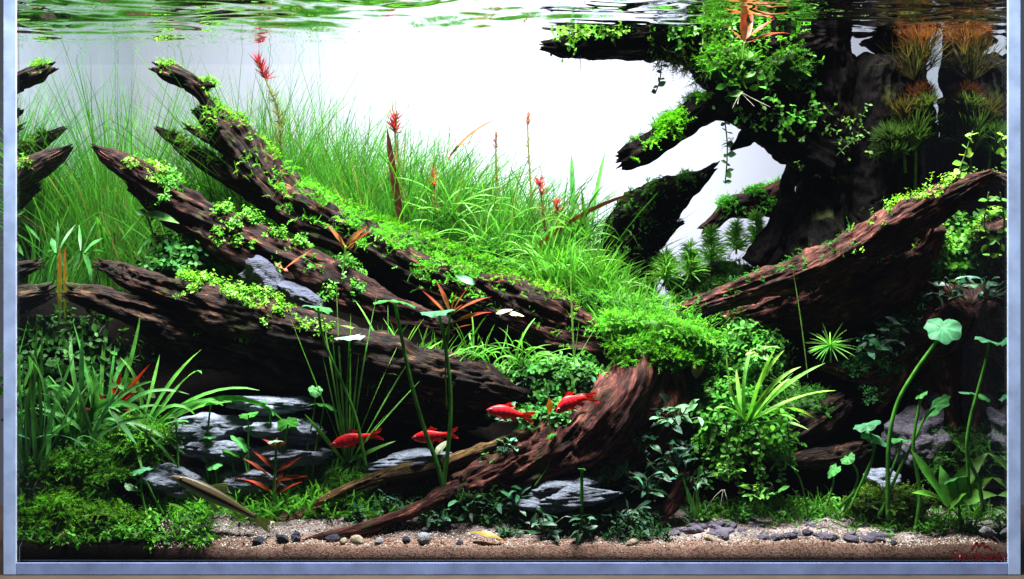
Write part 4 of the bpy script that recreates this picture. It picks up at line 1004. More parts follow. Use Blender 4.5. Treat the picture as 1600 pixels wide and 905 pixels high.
leafy('red_plant', 'red leafed sprig at the top of the right trunk', (1165, 70), .10,
      [(1163, 70, 1160, 14, 0, 13), (1165, 62, 1208, 30, 0, 9), (1168, 68, 1232, 45, 0, 10), (1165, 66, 1195, 58, 0, 9), (1160, 64, 1135, 40, 0, 9), (1163, 66, 1176, 34, .01, 10)],
      (0.14, 0.05, 0.012), (0.28, 0.02, 0.010), width=9, stem=[[(1163, 66), (1160, 95)]], bend=0.4)
leafy('yellow_leaf', 'single orange leaf standing between the two right red fish', (858, 665), .05, [(858, 650, 858, 622, 0, 13)], (0.48, 0.24, 0.02), stem=[[(858, 645), (859, 670), (862, 700)]], bend=0.05)
leafy('fallen_leaf', 'fallen yellow brown leaf on the front sand, centre', (740, 840), .01, [(735, 832, 785, 842, -.004, 14)], (0.38, 0.22, 0.03), mat=M_DARKLEAF, bend=0.2)
leafy('fallen_leaf', 'tiny curled pinkish leaf above the moss mound', (1090, 570), .1, [(1088, 592, 1083, 562, 0, 11), (1088, 592, 1102, 566, 0, 7)], (0.42, 0.2, 0.12), (0.5, 0.3, 0.2), bend=0.1)
leafy('fallen_leaf', 'pink and white speckled leaf on the centre wood chunk', (800, 492), .11, [(775, 490, 800, 484, 0, 9), (795, 490, 818, 494, 0, 11)], (0.55, 0.35, 0.28), bend=0.1)
leafy('fern_leaf', 'pale toothed leaf on the slope beside the back branch', (735, 435), .15, [(712, 430, 748, 446, 0, 12)], (0.2, 0.4, 0.2), bend=0.1)
leafy('dead_leaf', 'pale withered leaf hanging before the arching olive root', (690, 700), .06, [(700, 690, 680, 712, 0, 20), (692, 712, 694, 728, 0, 14)], (0.42, 0.47, 0.36), bend=0.1)

# strap leaved clumps on the left
STR = (0.032, 0.15, 0.022); STRB = (0.035, 0.15, 0.04)
leafy('strap_leaf_plant', 'broad dark strap leaves against the lower left glass', (85, 740), .03,
      [(60, 740, 30, 520, .02), (62, 740, 45, 560, .01), (58, 740, 75, 540, 0), (60, 735, 110, 560, .02), (64, 735, 28, 640, 0), (60, 738, 90, 600, -.01), (66, 735, 130, 600, .01), (58, 735, 40, 600, -.01), (70, 735, 60, 500, .03), (55, 730, 100, 650, -.02)],
      STR, (0.05, 0.19, 0.035), width=7, prof=STRAP, bend=0.9)
leafy('strap_leaf_plant', 'arching green strap leaves below the wooden stub, left', (160, 700), .07,
      [(150, 700, 70, 492, .02), (155, 700, 120, 510, .01), (160, 700, 160, 500, .03), (165, 700, 205, 560, 0), (160, 690, 225, 500, .02), (150, 690, 90, 560, 0), (168, 690, 190, 520, .03), (155, 690, 60, 570, -.01), (160, 690, 262, 560, 0), (150, 680, 135, 560, .02), (162, 690, 180, 545, .02), (165, 685, 40, 640, -.02, 10)],
      STR, (0.05, 0.19, 0.035), width=7, prof=STRAP, bend=1.1)
leafy('strap_leaf_plant', 'bright strap leaves arching right before the left log', (225, 680), .075,
      [(220, 680, 300, 545, .01), (222, 680, 335, 530, .0, 8), (225, 680, 320, 600, -.01), (228, 678, 390, 575, 0, 7), (230, 680, 440, 578, 0, 9), (220, 675, 212, 555, .01), (218, 678, 250, 560, .02), (228, 682, 345, 615, -.01), (222, 680, 285, 600, -.02), (232, 680, 480, 576, .01, 5)],
      (0.06, 0.24, 0.03), (0.10, 0.34, 0.05), width=6.5, prof=STRAP, bend=1.2)
leafy('strap_leaf_plant', 'bluish strap leaves bowing over the feathery moss ball', (175, 720), .04,
      [(140, 700, 180, 610, -.01), (135, 700, 48, 670, -.01), (145, 690, 225, 645, -.01), (150, 700, 120, 600, 0), (170, 640, 210, 692, -.005, 9), (160, 700, 100, 655, -.015)],
      STRB, (0.06, 0.20, 0.10), width=7, prof=STRAP, bend=1.2)
leafy('strap_leaf_plant', 'slender drooping strap leaves in the middle of the left thicket', (120, 690), .06,
      [(118 + RNG.uniform(-30, 40), 700, 118 + RNG.normal() * 90, 600 + RNG.normal() * 45, RNG.uniform(-.03, .03), RNG.uniform(5, 9)) for _ in range(46)],
      (0.03, 0.14, 0.022), (0.05, 0.20, 0.04), prof=STRAP, bend=1.6)
leafy('orange_tipped_blades', 'upright orange tipped blade beside its reflection in the left glass', (102, 500), .109, [(103, 505, 101, 390, 0, 7)], (0.13, 0.26, 0.03), (0.55, 0.16, 0.02), prof=STRAP, bend=0.03, wave=0)
leafy('broad_leaf_plant', 'light green broad leaf spreading before the reddish log', (245, 370), .16,
      [(225, 335, 278, 350, -.02, 14), (230, 338, 212, 330, 0, 16), (228, 335, 190, 375, 0, 13), (235, 345, 250, 325, .01, 12), (240, 365, 215, 398, 0, 11), (245, 368, 290, 405, 0, 11)], (0.06, 0.24, 0.05), (0.10, 0.28, 0.08), width=12, bend=0.4, stem=[[(230, 338), (240, 370), (245, 400)]])
leafy('broad_leaf_plant', 'dim green leaves beside the left glass above the wooden stub', (125, 410), .13,
      [(130, 395, 165, 392, .02, 9), (130, 395, 142, 440, 0, 13), (125, 395, 108, 425, 0, 9), (132, 395, 160, 372, .02, 10), (126, 392, 112, 350, .02, 5), (130, 392, 150, 345, .02, 5)], (0.03, 0.13, 0.03), bend=0.5)
for lab, x, y, n, L, Y, w in [
    ('grassy rosette beside the wooden chunk, right of the orange crown', 825, 572, 12, 62, .10, 8), ('fine bladed rosette under the orange crown', 745, 560, 13, 55, .10, 6),
    ('bright grassy tuft on the slope below the black stump', 905, 440, 14, 70, .17, 7), ('grassy rosette left of the stump foot', 860, 420, 14, 95, .18, 7),
    ('broad blades left of the black stump', 910, 380, 12, 85, .19, 9), ('light grass tuft between moss and stump', 965, 470, 14, 65, .16, 5),
    ('small grass tuft on the moss near centre', 1000, 520, 12, 55, .13, 4), ('green grass tuft at foot of the centre grass', 770, 390, 14, 90, .21, 6),
    ('leafy blades behind the back branch, centre', 700, 350, 12, 100, .23, 7), ('blades on the moss right of centre', 1080, 545, 10, 50, .12, 4),
]:
    leafy('grass_tuft', lab, (x, y), Y, [(bx + RNG.normal() * 14, by + RNG.normal() * 6, tx, ty, dy, w * RNG.uniform(0.22, 0.45)) for bx, by, tx, ty, dy in fan(int(n * 2.4), x, y, L * 1.15)], (0.045, 0.20, 0.012), (0.08, 0.28, 0.025), prof=STRAP, bend=1.2)
leafy('grass_tuft', 'large bright arching tuft right of the moss bank', (1165, 660), .06,
      [(1160, 660, 1130, 560, 0), (1163, 660, 1165, 540, .01), (1165, 660, 1205, 545, 0), (1168, 660, 1240, 560, .0), (1170, 660, 1280, 565, -.01), (1172, 660, 1300, 600, 0), (1172, 662, 1270, 620, -.02), (1170, 662, 1250, 640, -.02), (1165, 660, 1135, 600, -.01), (1168, 660, 1190, 580, -.02), (1172, 662, 1225, 590, -.02), (1168, 660, 1220, 530, .02), (1162, 660, 1150, 580, .02), (1174, 664, 1262, 662, -.02, 7), (1166, 660, 1120, 625, -.01)],
      (0.09, 0.32, 0.025), (0.22, 0.46, 0.09), width=7, prof=STRAP, bend=0.8)
leafy('thin_grass', 'tall thin blades rising through the left log at centre', (545, 720), .065,
      [(540, 720, 500, 470, .0, 3), (543, 720, 525, 455, .01, 3), (545, 720, 548, 500, .01, 3), (548, 720, 585, 470, 0, 3), (538, 720, 520, 530, -.01, 3), (550, 720, 640, 560, 0, 3), (542, 720, 455, 500, .01, 3), (548, 720, 650, 600, .0, 3), (545, 720, 560, 560, -.01, 4), (540, 720, 505, 560, -.01, 4), (546, 720, 620, 540, .01, 3), (544, 720, 530, 620, -.01, 6), (550, 722, 600, 650, -.01, 7), (538, 722, 480, 650, -.01, 7), (546, 722, 615, 690, -.01, 7)],
      (0.07, 0.27, 0.03), (0.16, 0.4, 0.08), prof=STRAP, bend=0.25)
leafy('thin_grass', 'fine blades sprouting behind the tall round leaf stems', (640, 560), .09,
      [(600, 560, 560, 470, 0, 3), (610, 560, 605, 480, 0, 4), (625, 560, 660, 500, 0, 4), (640, 560, 600, 500, 0, 3), (650, 565, 690, 530, 0, 5), (640, 560, 575, 530, 0, 5), (655, 560, 668, 510, 0, 3), (630, 560, 540, 500, 0, 5)],
      (0.07, 0.27, 0.03), (0.16, 0.4, 0.08), prof=STRAP, bend=0.5)
leafy('thin_grass', 'single wiry stem curving before the shadowed right log', (1262, 590), .07, [(1262, 590, 1241, 432, 0, 3)], (0.16, 0.36, 0.06), prof=STRAP, bend=0.25, wave=0)
leafy('thin_grass', 'two slim stems crossing the wood chunk at centre', (897, 565), .08, [(897, 568, 891, 425, 0, 3), (899, 566, 938, 500, 0, 3), (896, 566, 905, 500, 0, 2.5)], (0.13, 0.32, 0.06), prof=STRAP, bend=0.1, wave=0)
leafy('long_red_leaf', 'long rusty leaf arching toward the black stump', (835, 400), .19, [(830, 395, 990, 292, 0, 12)], (0.10, 0.03, 0.008), (0.13, 0.03, 0.012), mat=M_DARKLEAF, prof=STRAP, bend=0.4, wave=0)
leafy('long_red_leaf', 'brown arching leaf above the centre grass, right of red stem', (655, 260), .24, [(655, 262, 768, 205, 0, 6), (700, 250, 772, 180, 0, 5)], (0.11, 0.06, 0.02), (0.17, 0.06, 0.03), prof=STRAP, bend=0.5, wave=0)
leafy('long_red_leaf', 'upright dark maroon blade in the centre grass', (632, 350), .225, [(628, 350, 606, 208, 0, 15)], (0.05, 0.008, 0.007), (0.08, 0.012, 0.012), mat=M_DARKLEAF, prof=STRAP, bend=0.1, wave=0)
leafy('wide_grass', 'pair of wide green blades left of the stump tip', (900, 340), .23, [(895, 340, 893, 245, 0, 8), (925, 340, 945, 240, .0, 9)], (0.10, 0.34, 0.06), prof=STRAP, bend=0.08, wave=0)
leafy('sword_plant', 'broad bright sword leaves in the lower right corner', (1490, 800), .028,
      [(1480, 790, 1425, 705, .0, 26), (1485, 790, 1535, 705, .01, 30), (1488, 790, 1560, 768, -.01, 24), (1482, 792, 1428, 765, -.005, 20), (1490, 792, 1550, 745, .0, 22), (1486, 790, 1470, 730, .02, 22), (1484, 795, 1510, 770, -.015, 18)],
      (0.09, 0.30, 0.03), (0.13, 0.36, 0.05), prof=LANCE, bend=0.5)
leafy('broad_leaf_plant', 'thin green leaves left of the broad root, foot of bank', (1085, 810), .05, [(1085, 810, 1065, 740, 0, 6), (1088, 810, 1092, 730, 0, 6), (1083, 812, 1045, 775, 0, 5), (1090, 812, 1085, 750, .01, 6), (1088, 812, 1078, 770, -.01, 5)], (0.06, 0.22, 0.03), prof=STRAP, bend=0.3)

# needle leaved star plants
def star(label, x, y, Y, r, n=44, col=(0.10, 0.36, 0.05), h=0.0):
    t = thing('star_plant', label, 'plant', P(x, y + r * 0.6, Y), 'needle leaved star plants')
    c = P(x, y, Y); mb = MB()
    tube(mb, [P(x, y + r * 0.7, Y), c + [0, 0, h * S(Y)]], [0.0009, 0.0007], 6, (0.08, 0.26, 0.04)); mb.build('stem', M_LEAF, t)
    k = 7 if h else 1
    for j in range(k):
        mb = MB(); d = rand_dir(n, 0.45 if not h else 0.75); 
        cc = c + [RNG.normal() * 0.0008, 0, h * 1.2 * S(Y) * (j / max(1, k - 1) - 0.3)]
        V, F, T = ribbons(np.repeat(cc[None], n, 0), d, RNG.normal(size=(n, 3)), RNG.uniform(0.75, 1.1, n) * r * S(Y) * (1.1 - 0.09 * j), 0.0013, [0.8, 1, 0.8, 0.1], np.array([0, 0, -0.35]), 0.2, greens(n, col, 0.3), greens(n, (0.2, 0.5, 0.12), 0.2))
        mb.add(V, F, T); mb.build('needle_whorl', M_SHEER, t)
for a in [('bright needle star in front of the right log shadow', 1298, 540, .10, 38, 60), ('spiky pale plant beside the foot of the stump', 1040, 425, .19, 38, 60, (0.3, 0.65, 0.10), 25),
          ('spiky plant behind the left end of right log', 1078, 415, .19, 32, 54, (0.3, 0.65, 0.10), 34), ('pale spiky plant in the white gap', 1112, 392, .20, 30, 54, (0.3, 0.65, 0.12), 36),
          ('spiky plant below the rusty branch stub', 1150, 378, .205, 28, 50, (0.3, 0.65, 0.12), 30), ('spiky plant touching the trunk foot', 1182, 366, .205, 26, 50, (0.3, 0.65, 0.10), 34),
          ('low spiky plant on the mossy ridge', 1030, 470, .16, 26, 40), ('small spiky tuft at the right of the moss mound', 1225, 600, .09, 24, 36, (0.05, 0.2, 0.03))]:
    star(*a)

# red tipped feathery stems
def feather(label, pts, Y, leaf, n, col, tip, tipr=0.35):
    t = thing('feathery_stem', label, 'plant', P(*pts[0], Y), 'feathery stem plants in the tall grass')
    W = np.array([P(a, b, Y) for a, b in pts]); mb = MB()
    C = tube(mb, W, np.linspace(0.0013, 0.0008, len(W)), 7, (0.16, 0.14, 0.04), 40); mb.build('stem', M_LEAF, t)
    def whorls(f0, f1, cnt, cc, L, up=0.55):
        f = RNG.uniform(f0, f1, cnt); p = C[(f * 39).astype(int)]
        d = rand_dir(cnt, up); mb = MB()
        V, F, T = ribbons(p, d, RNG.normal(size=(cnt, 3)), RNG.uniform(0.6, 1.1, cnt) * L * S(Y), 0.0011, [0.8, 1, 0.7, 0.1], np.array([0, 0, 0.3]), 0.1, greens(cnt, cc, 0.3)); mb.add(V, F, T); return mb
    whorls(0.05, 1 - tipr, n, col, leaf).build('leaf_whorl', M_THIN, t)
    whorls(1 - tipr * 0.6, 0.999, n, tip, leaf * 1.05, 1.5).build('tip', M_LEAF, t)
feather('pink topped feathery stem left, almost at the surface', [(440, 235), (436, 180), (422, 140), (402, 95)], .25, 20, 110, (0.10, 0.13, 0.035), (0.24, 0.02, 0.035))
feather('red topped stem above the maroon blade, centre', [(628, 330), (622, 270), (618, 215), (617, 182)], .235, 20, 100, (0.10, 0.09, 0.03), (0.30, 0.018, 0.035), 0.3)
feather('thin brownish stem right of centre grass', [(778, 340), (776, 280), (775, 240), (775, 205)], .26, 9, 60, (0.16, 0.16, 0.05), (0.28, 0.10, 0.06))
feather('thin pink tipped stem at centre right', [(832, 330), (828, 270), (825, 215), (825, 176)], .26, 9, 60, (0.18, 0.24, 0.08), (0.5, 0.18, 0.16), 0.2)
feather('small red top in the grass, left of the long rusty leaf', [(852, 360), (848, 325), (845, 300), (843, 282)], .2, 16, 60, (0.14, 0.20, 0.05), (0.42, 0.05, 0.06), 0.5)
feather('short red shoot beside the long rusty leaf', [(876, 370), (872, 345), (870, 330), (869, 315)], .2, 14, 60, (0.14, 0.20, 0.05), (0.42, 0.05, 0.05), 0.6)
feather('brown red shoot deep in the centre grass', [(682, 340), (680, 305), (678, 285), (677, 268)], .23, 12, 50, (0.12, 0.16, 0.04), (0.3, 0.06, 0.04), 0.6)

# fan leaved stems at the upper right
def fanwort(label, stem, whorl, Y):
    t = thing('fanwort', label, 'plant', P(*stem[0], Y), 'fanwort stems at the upper right')
    W = np.array([P(a, b, Y) for a, b in stem]); mb = MB(); tube(mb, W, [0.0016] * len(W), 7, (0.10, 0.20, 0.05)); mb.build('stem', M_LEAF, t)
    for x, y, r, col in whorl:
        n = int(RNG.uniform(80, 160)); r = r * RNG.uniform(0.8, 1.25); a = RNG.uniform(0, 6.28, n) if RNG.uniform() < 0.4 else RNG.normal(RNG.uniform(0, 6.28), 1.6, n); ring = np.column_stack([np.cos(a), np.sin(a), RNG.uniform(0.35, 1.9, n)])
        c = P(x, y + r * 0.45, Y); mb = MB(); L = RNG.uniform(0.7, 1.25, n) * r * 1.1 * S(Y); tl = RNG.normal(size=2) * 0.3; ring = ring + [tl[0], tl[1], 0]
        V, F, T = ribbons(np.repeat(c[None], n, 0), ring, np.array([0.1, -0.3, 1]), L * 0.62, 0.0011, [1, 1, 0.8], np.array([0, 0, 0.2]), 0.1, greens(n, col, 0.3)); mb.add(V, F, T)
        tip = V.reshape(n, 3, 3, 3)[:, -1, 1]
        for k in range(4):
            d = unit(unit(ring) + RNG.normal(size=(n, 3)) * 0.28)
            V, F, T = ribbons(tip, d, np.array([0.1, -0.3, 1]), L * 0.5, 0.0010, [0.9, 1, 0.3], np.array([0, 0, -0.1]), 0.1, greens(n, col, 0.3)); mb.add(V, F, T)
        mb.build('fan_whorl', M_THIN, t)
OR = (0.075, 0.026, 0.008); OL = (0.03, 0.026, 0.008); GRN = (0.022, 0.05, 0.010); RS = (0.055, 0.018, 0.010)
fanwort('orange topped fan stem right of the trunk', [(1430, 300), (1432, 200), (1436, 70)], [(1440, 66, 38, OR), (1428, 100, 50, OL), (1438, 150, 30, RS), (1416, 178, 52, OL), (1428, 215, 44, GRN)], .162)
fanwort('green fan stem low beside the trunk', [(1415, 270), (1412, 230), (1410, 205)], [(1400, 215, 34, GRN), (1446, 165, 30, (0.045, 0.07, 0.016)), (1395, 240, 28, GRN)], .15)

# dark waxy leaved plants
def buce(label, x, y, Y, n, L, w=10, col=(0.018, 0.075, 0.035), mat=None, a=(-100, 100)):
    """short creeping stem with oval leaves turned every way"""
    t = thing('dark_leaf_plant', label, 'plant', P(x, y, Y), 'dark waxy leaved plants' if mat is None else 'rosettes of oval leaves')
    n = int(n * 2.1); L = L * 0.74; mt = mat or M_DARKLEAF
    c0 = P(x, y, Y); st = MB()
    for k in range(n):
        h = (k + 0.5) / n
        foot = c0 + np.array([RNG.normal() * L * 0.42, RNG.normal() * L * 0.3, RNG.uniform(-0.1, 0.75) * L]) * S(Y)
        d = unit(np.array([RNG.normal(), RNG.normal() * 0.7 - 0.35, RNG.normal() * 0.45 + 0.25]))
        nr = unit(np.array([RNG.normal() * 0.5, -0.45 + RNG.normal() * 0.5, 0.9]))
        l = L * RNG.uniform(0.55, 1.1) * S(Y); wd = l * w / L * RNG.uniform(0.5, 0.75)
        tube(st, [c0 + np.array([0, 0, -0.2 * L * S(Y)]), (c0 + foot) / 2 + [0, 0, -0.002], foot], [0.0008, 0.0007, 0.0005], 5, (0.06, 0.10, 0.03), 6)
        b = np.array(col) * RNG.choice([0.7, 1.0, 1.0, 1.5, 2.4]) * (RNG.uniform([0.8, 0.9, 0.8], [1.5, 1.1, 1.3]))
        V, F, T = ribbons(foot[None], d, nr, l, wd, [0.1, 0.55, 0.9, 1, 0.92, 0.62, 0.06], np.array([[RNG.normal() * 0.3, RNG.normal() * 0.3, -0.6 * RNG.uniform(0.3, 1.4)]]), 0.22, b, None, 0.3)
        MB().add(V, F, T).build('leaf', mt, t)
    st.build('stem', mt, t)
    return t
for a in [('dark waxy plant at the right edge of broad root, top', 1040, 660, .075, 10, 42, 15), ('dark waxy plant mid slope right of root', 1000, 700, .072, 11, 40, 14), ('blue green waxy plant beside the pale slate', 960, 745, .06, 12, 42, 15),
          ('waxy plant right of the pale slate', 1010, 765, .055, 12, 44, 15), ('waxy plant under the moss bank', 1060, 715, .065, 11, 42, 13), ('waxy plant left of the small root stub', 1030, 735, .06, 10, 36, 12),
          ('dark leaves in front of the pale slate', 850, 825, .022, 12, 46, 15), ('dark leaves at the front below the pale slate', 920, 828, .02, 12, 46, 16), ('dark leaf clump left of the pale slate', 800, 790, .045, 11, 42, 15),
          ('dark leaf clump under the broad root tip', 740, 800, .045, 11, 40, 13), ('dark leaf clump beneath the twin stems', 690, 815, .035, 10, 36, 13), ('dark leaves among the roots left of twin stems', 620, 800, .05, 11, 38, 12),
          ('dark leaves below the short root segment', 560, 812, .04, 10, 32, 12), ('dark leaves at front right of pale slate', 985, 815, .03, 11, 40, 14), ('dark leaves right of the broad root, low', 1075, 760, .06, 10, 40, 13),
          ('dark rosette on the gnarled wood, lower right', 1365, 545, .10, 12, 40, 15), ('dark rosette under the shaded right log', 1395, 525, .105, 10, 38, 13), ('dark rosette on wood by the right glass', 1490, 460, .085, 9, 44, 13),
          ('small dark rosette right above the brown wood', 1435, 430, .13, 7, 30, 9), ('dark leaves right of the long left log', 905, 600, .10, 11, 36, 13), ('dark leaves beside the left red fish pair', 830, 600, .105, 10, 32, 11),
          ('dark leaves behind the rightmost red fish', 925, 620, .09, 10, 34, 13)]:
    buce(*a)
buce('two toned waxy leaves on the right shoulder of the broad root', 1058, 655, .06, 6, 44, 17, (0.07, 0.22, 0.10), M_LEAF)
buce('pale blue green rosette before the arching root end', 790, 700, .06, 9, 26, 12, (0.08, 0.24, 0.14), M_LEAF)
buce('round green leaves beside the third red fish', 800, 655, .075, 9, 30, 13, (0.07, 0.2, 0.11), M_LEAF)
buce('green leaves between the two right red fish', 880, 665, .07, 10, 36, 15, (0.06, 0.22, 0.08), M_LEAF)
buce('bright small leaved sprig below shadowed right log', 1190, 560, .09, 9, 36, 12, (0.09, 0.32, 0.05), M_LEAF)
buce('bright oval leaves on the right sand beside rootlets', 1190, 775, .05, 10, 36, 12, (0.11, 0.36, 0.05), M_LEAF)
buce('small green leaves under the grassy tuft', 1140, 745, .06, 10, 34, 11, (0.10, 0.34, 0.04), M_LEAF)

# hanging vines and white rootlets
def vine(label, pts, Y, r, col=(0.07, 0.24, 0.05), n=8):
    t = thing('hanging_vine', label, 'plant', P(*pts[-1], Y))
    W = np.array([P(a, b, Y) for a, b in pts]); mb = MB(); C = tube(mb, W, [0.0007] * len(W), 6, (0.06, 0.1, 0.03), 40); mb.build('stem', M_LEAF, t)
    for k in range(n):
        c = C[int(np.clip(0.12 + 0.86 * k / (n - 1) + RNG.normal() * 0.035, 0, 1) * 39)]
        for sg in (-1, 1):
            V, F, T = ribbons(c[None], np.array([[sg + RNG.normal() * 0.5, RNG.normal() * 0.7, RNG.uniform(-0.9, 0.6)]]), unit(np.array([RNG.normal() * 0.7, -0.8, 0.6 + RNG.normal() * 0.4])), r * S(Y) * RNG.uniform(0.5, 1.15), r * RNG.uniform(0.45, 0.75) * S(Y), OVAL, None, 0.2, greens(1, col, 0.3))
            MB().add(V, F, T).build('leaf', M_LEAF, t)
vine('dark vine dangling below the top branch in the white', [(1034, 98), (1031, 125), (1024, 146)], .165, 13, (0.03, 0.10, 0.04), 5)
vine('leafy vine hanging below the drooping second branch', [(1132, 185), (1136, 220), (1136, 250), (1133, 286)], .165, 14, (0.05, 0.18, 0.05), 7)
vine('bright vine hanging on the thick diagonal limb', [(1130, 95), (1132, 125), (1140, 150)], .13, 20, (0.09, 0.32, 0.03), 4)
vine('green vine on the trunk under the moss mass', [(1178, 80), (1180, 105), (1186, 135)], .13, 18, (0.08, 0.28, 0.03), 5)
vine('upright leafy sprig at the tip of the right log', [(1492, 285), (1505, 250), (1520, 205)], .045, 17, (0.17, 0.34, 0.05), 7)
vine('trailing sprig along the right glass', [(1545, 300), (1538, 350), (1548, 400)], .025, 16, (0.09, 0.24, 0.03), 7)
for i, (x0, y0, x1, y1, Yv, n_) in enumerate([(1135, 660, 1122, 745, .055, 8), (1160, 668, 1158, 770, .05, 9), (1185, 672, 1190, 780, .05, 9), (1208, 668, 1222, 760, .055, 8), (1230, 665, 1236, 730, .06, 7), (1112, 690, 1108, 760, .055, 7), (1172, 700, 1176, 800, .045, 9)]):
    vine(['leftmost', 'second', 'third', 'fourth', 'rightmost', 'low left', 'longest'][i] + ' leafy stem trailing down from the large bright tuft', [(x0, y0), ((x0 + x1) / 2 + RNG.normal() * 8, (y0 + y1) / 2), (x1, y1)], Yv, 10.5, (0.04, 0.16, 0.014), n_ + 2)
def rootlets(label, x, y, Y, n, sp, dn, w=0.00028):
    t = MB()
    for k in range(n):
        a = RNG.uniform(-1, 1); p0 = P(x + RNG.uniform(-3, 3), y, Y)
        tube(t, [p0, p0 + [a * sp * .5 * S(Y), RNG.uniform(-.004, .004), -dn * .4 * S(Y)], p0 + [a * sp * S(Y), RNG.uniform(-.006, .002), -dn * S(Y) * RNG.uniform(.7, 1.1)]], [w, w, w * .6], 5, (0.5, 0.48, 0.4), 10)
    return tag(t.build('white_rootlets', M_ROOT), label, 'roots')
rootlets('white rootlets dangling beside the striped fish tail', 425, 815, .018, 9, 14, 28)
rootlets('pale rootlets trailing from the small leaved bush', 1130, 765, .045, 3, 34, 34, 0.0002)
rootlets('pale rootlets on the right sand', 1290, 810, .04, 12, 45, 14)
rootlets('white rootlets at the base of the thick right stem', 1425, 832, .03, 9, 40, 6)
rootlets('fine white threads on the thick diagonal limb', 1160, 145, .125, 4, 45, 26, 0.0002)
rootlets('thin threads below the far end of the top branch', 905, 85, .16, 5, 40, 26)
# ------------------------------------------------------------------ fish
def fish_mat(name, scale, rough):
    m, nt, out = nodes(name); L = nt.links.new
    at = N(nt, 'Attribute', _attribute_name='tint'); tc = N(nt, 'TexCoord')
    ga = N(nt, 'Attribute', _attribute_name='grain')
    v = N(nt, 'TexVoronoi', Scale=scale, Randomness=0.25); L(ga.outputs['Vector'], v.inputs['Vector'])
    r = ramp(nt, [(0.25, (1.08,) * 3), (0.62, (0.62,) * 3)]); L(v.outputs['Distance'], r.inputs[0])
    c = mixc(nt, 0.8, at.outputs['Color'], r.outputs[0], 'MULTIPLY')
    bs = N(nt, 'BsdfPrincipled', Roughness=rough); bs.inputs['Specular IOR Level'].default_value = 0.22
    L(c, bs.inputs['Base Color'])
    bp = N(nt, 'Bump', Strength=0.35, Distance=0.0006, _invert=True); L(v.outputs['Distance'], bp.inputs['Height']); L(bp.outputs[0], bs.inputs['Normal'])
    L(bs.outputs[0], out.inputs[0]); return m
M_FISH = fish_mat('fish_scales', 620.0, 0.4)
M_EYE = leaf_mat('fish_eye', 0.0, 0.15, 0.6, 10, 0.0)

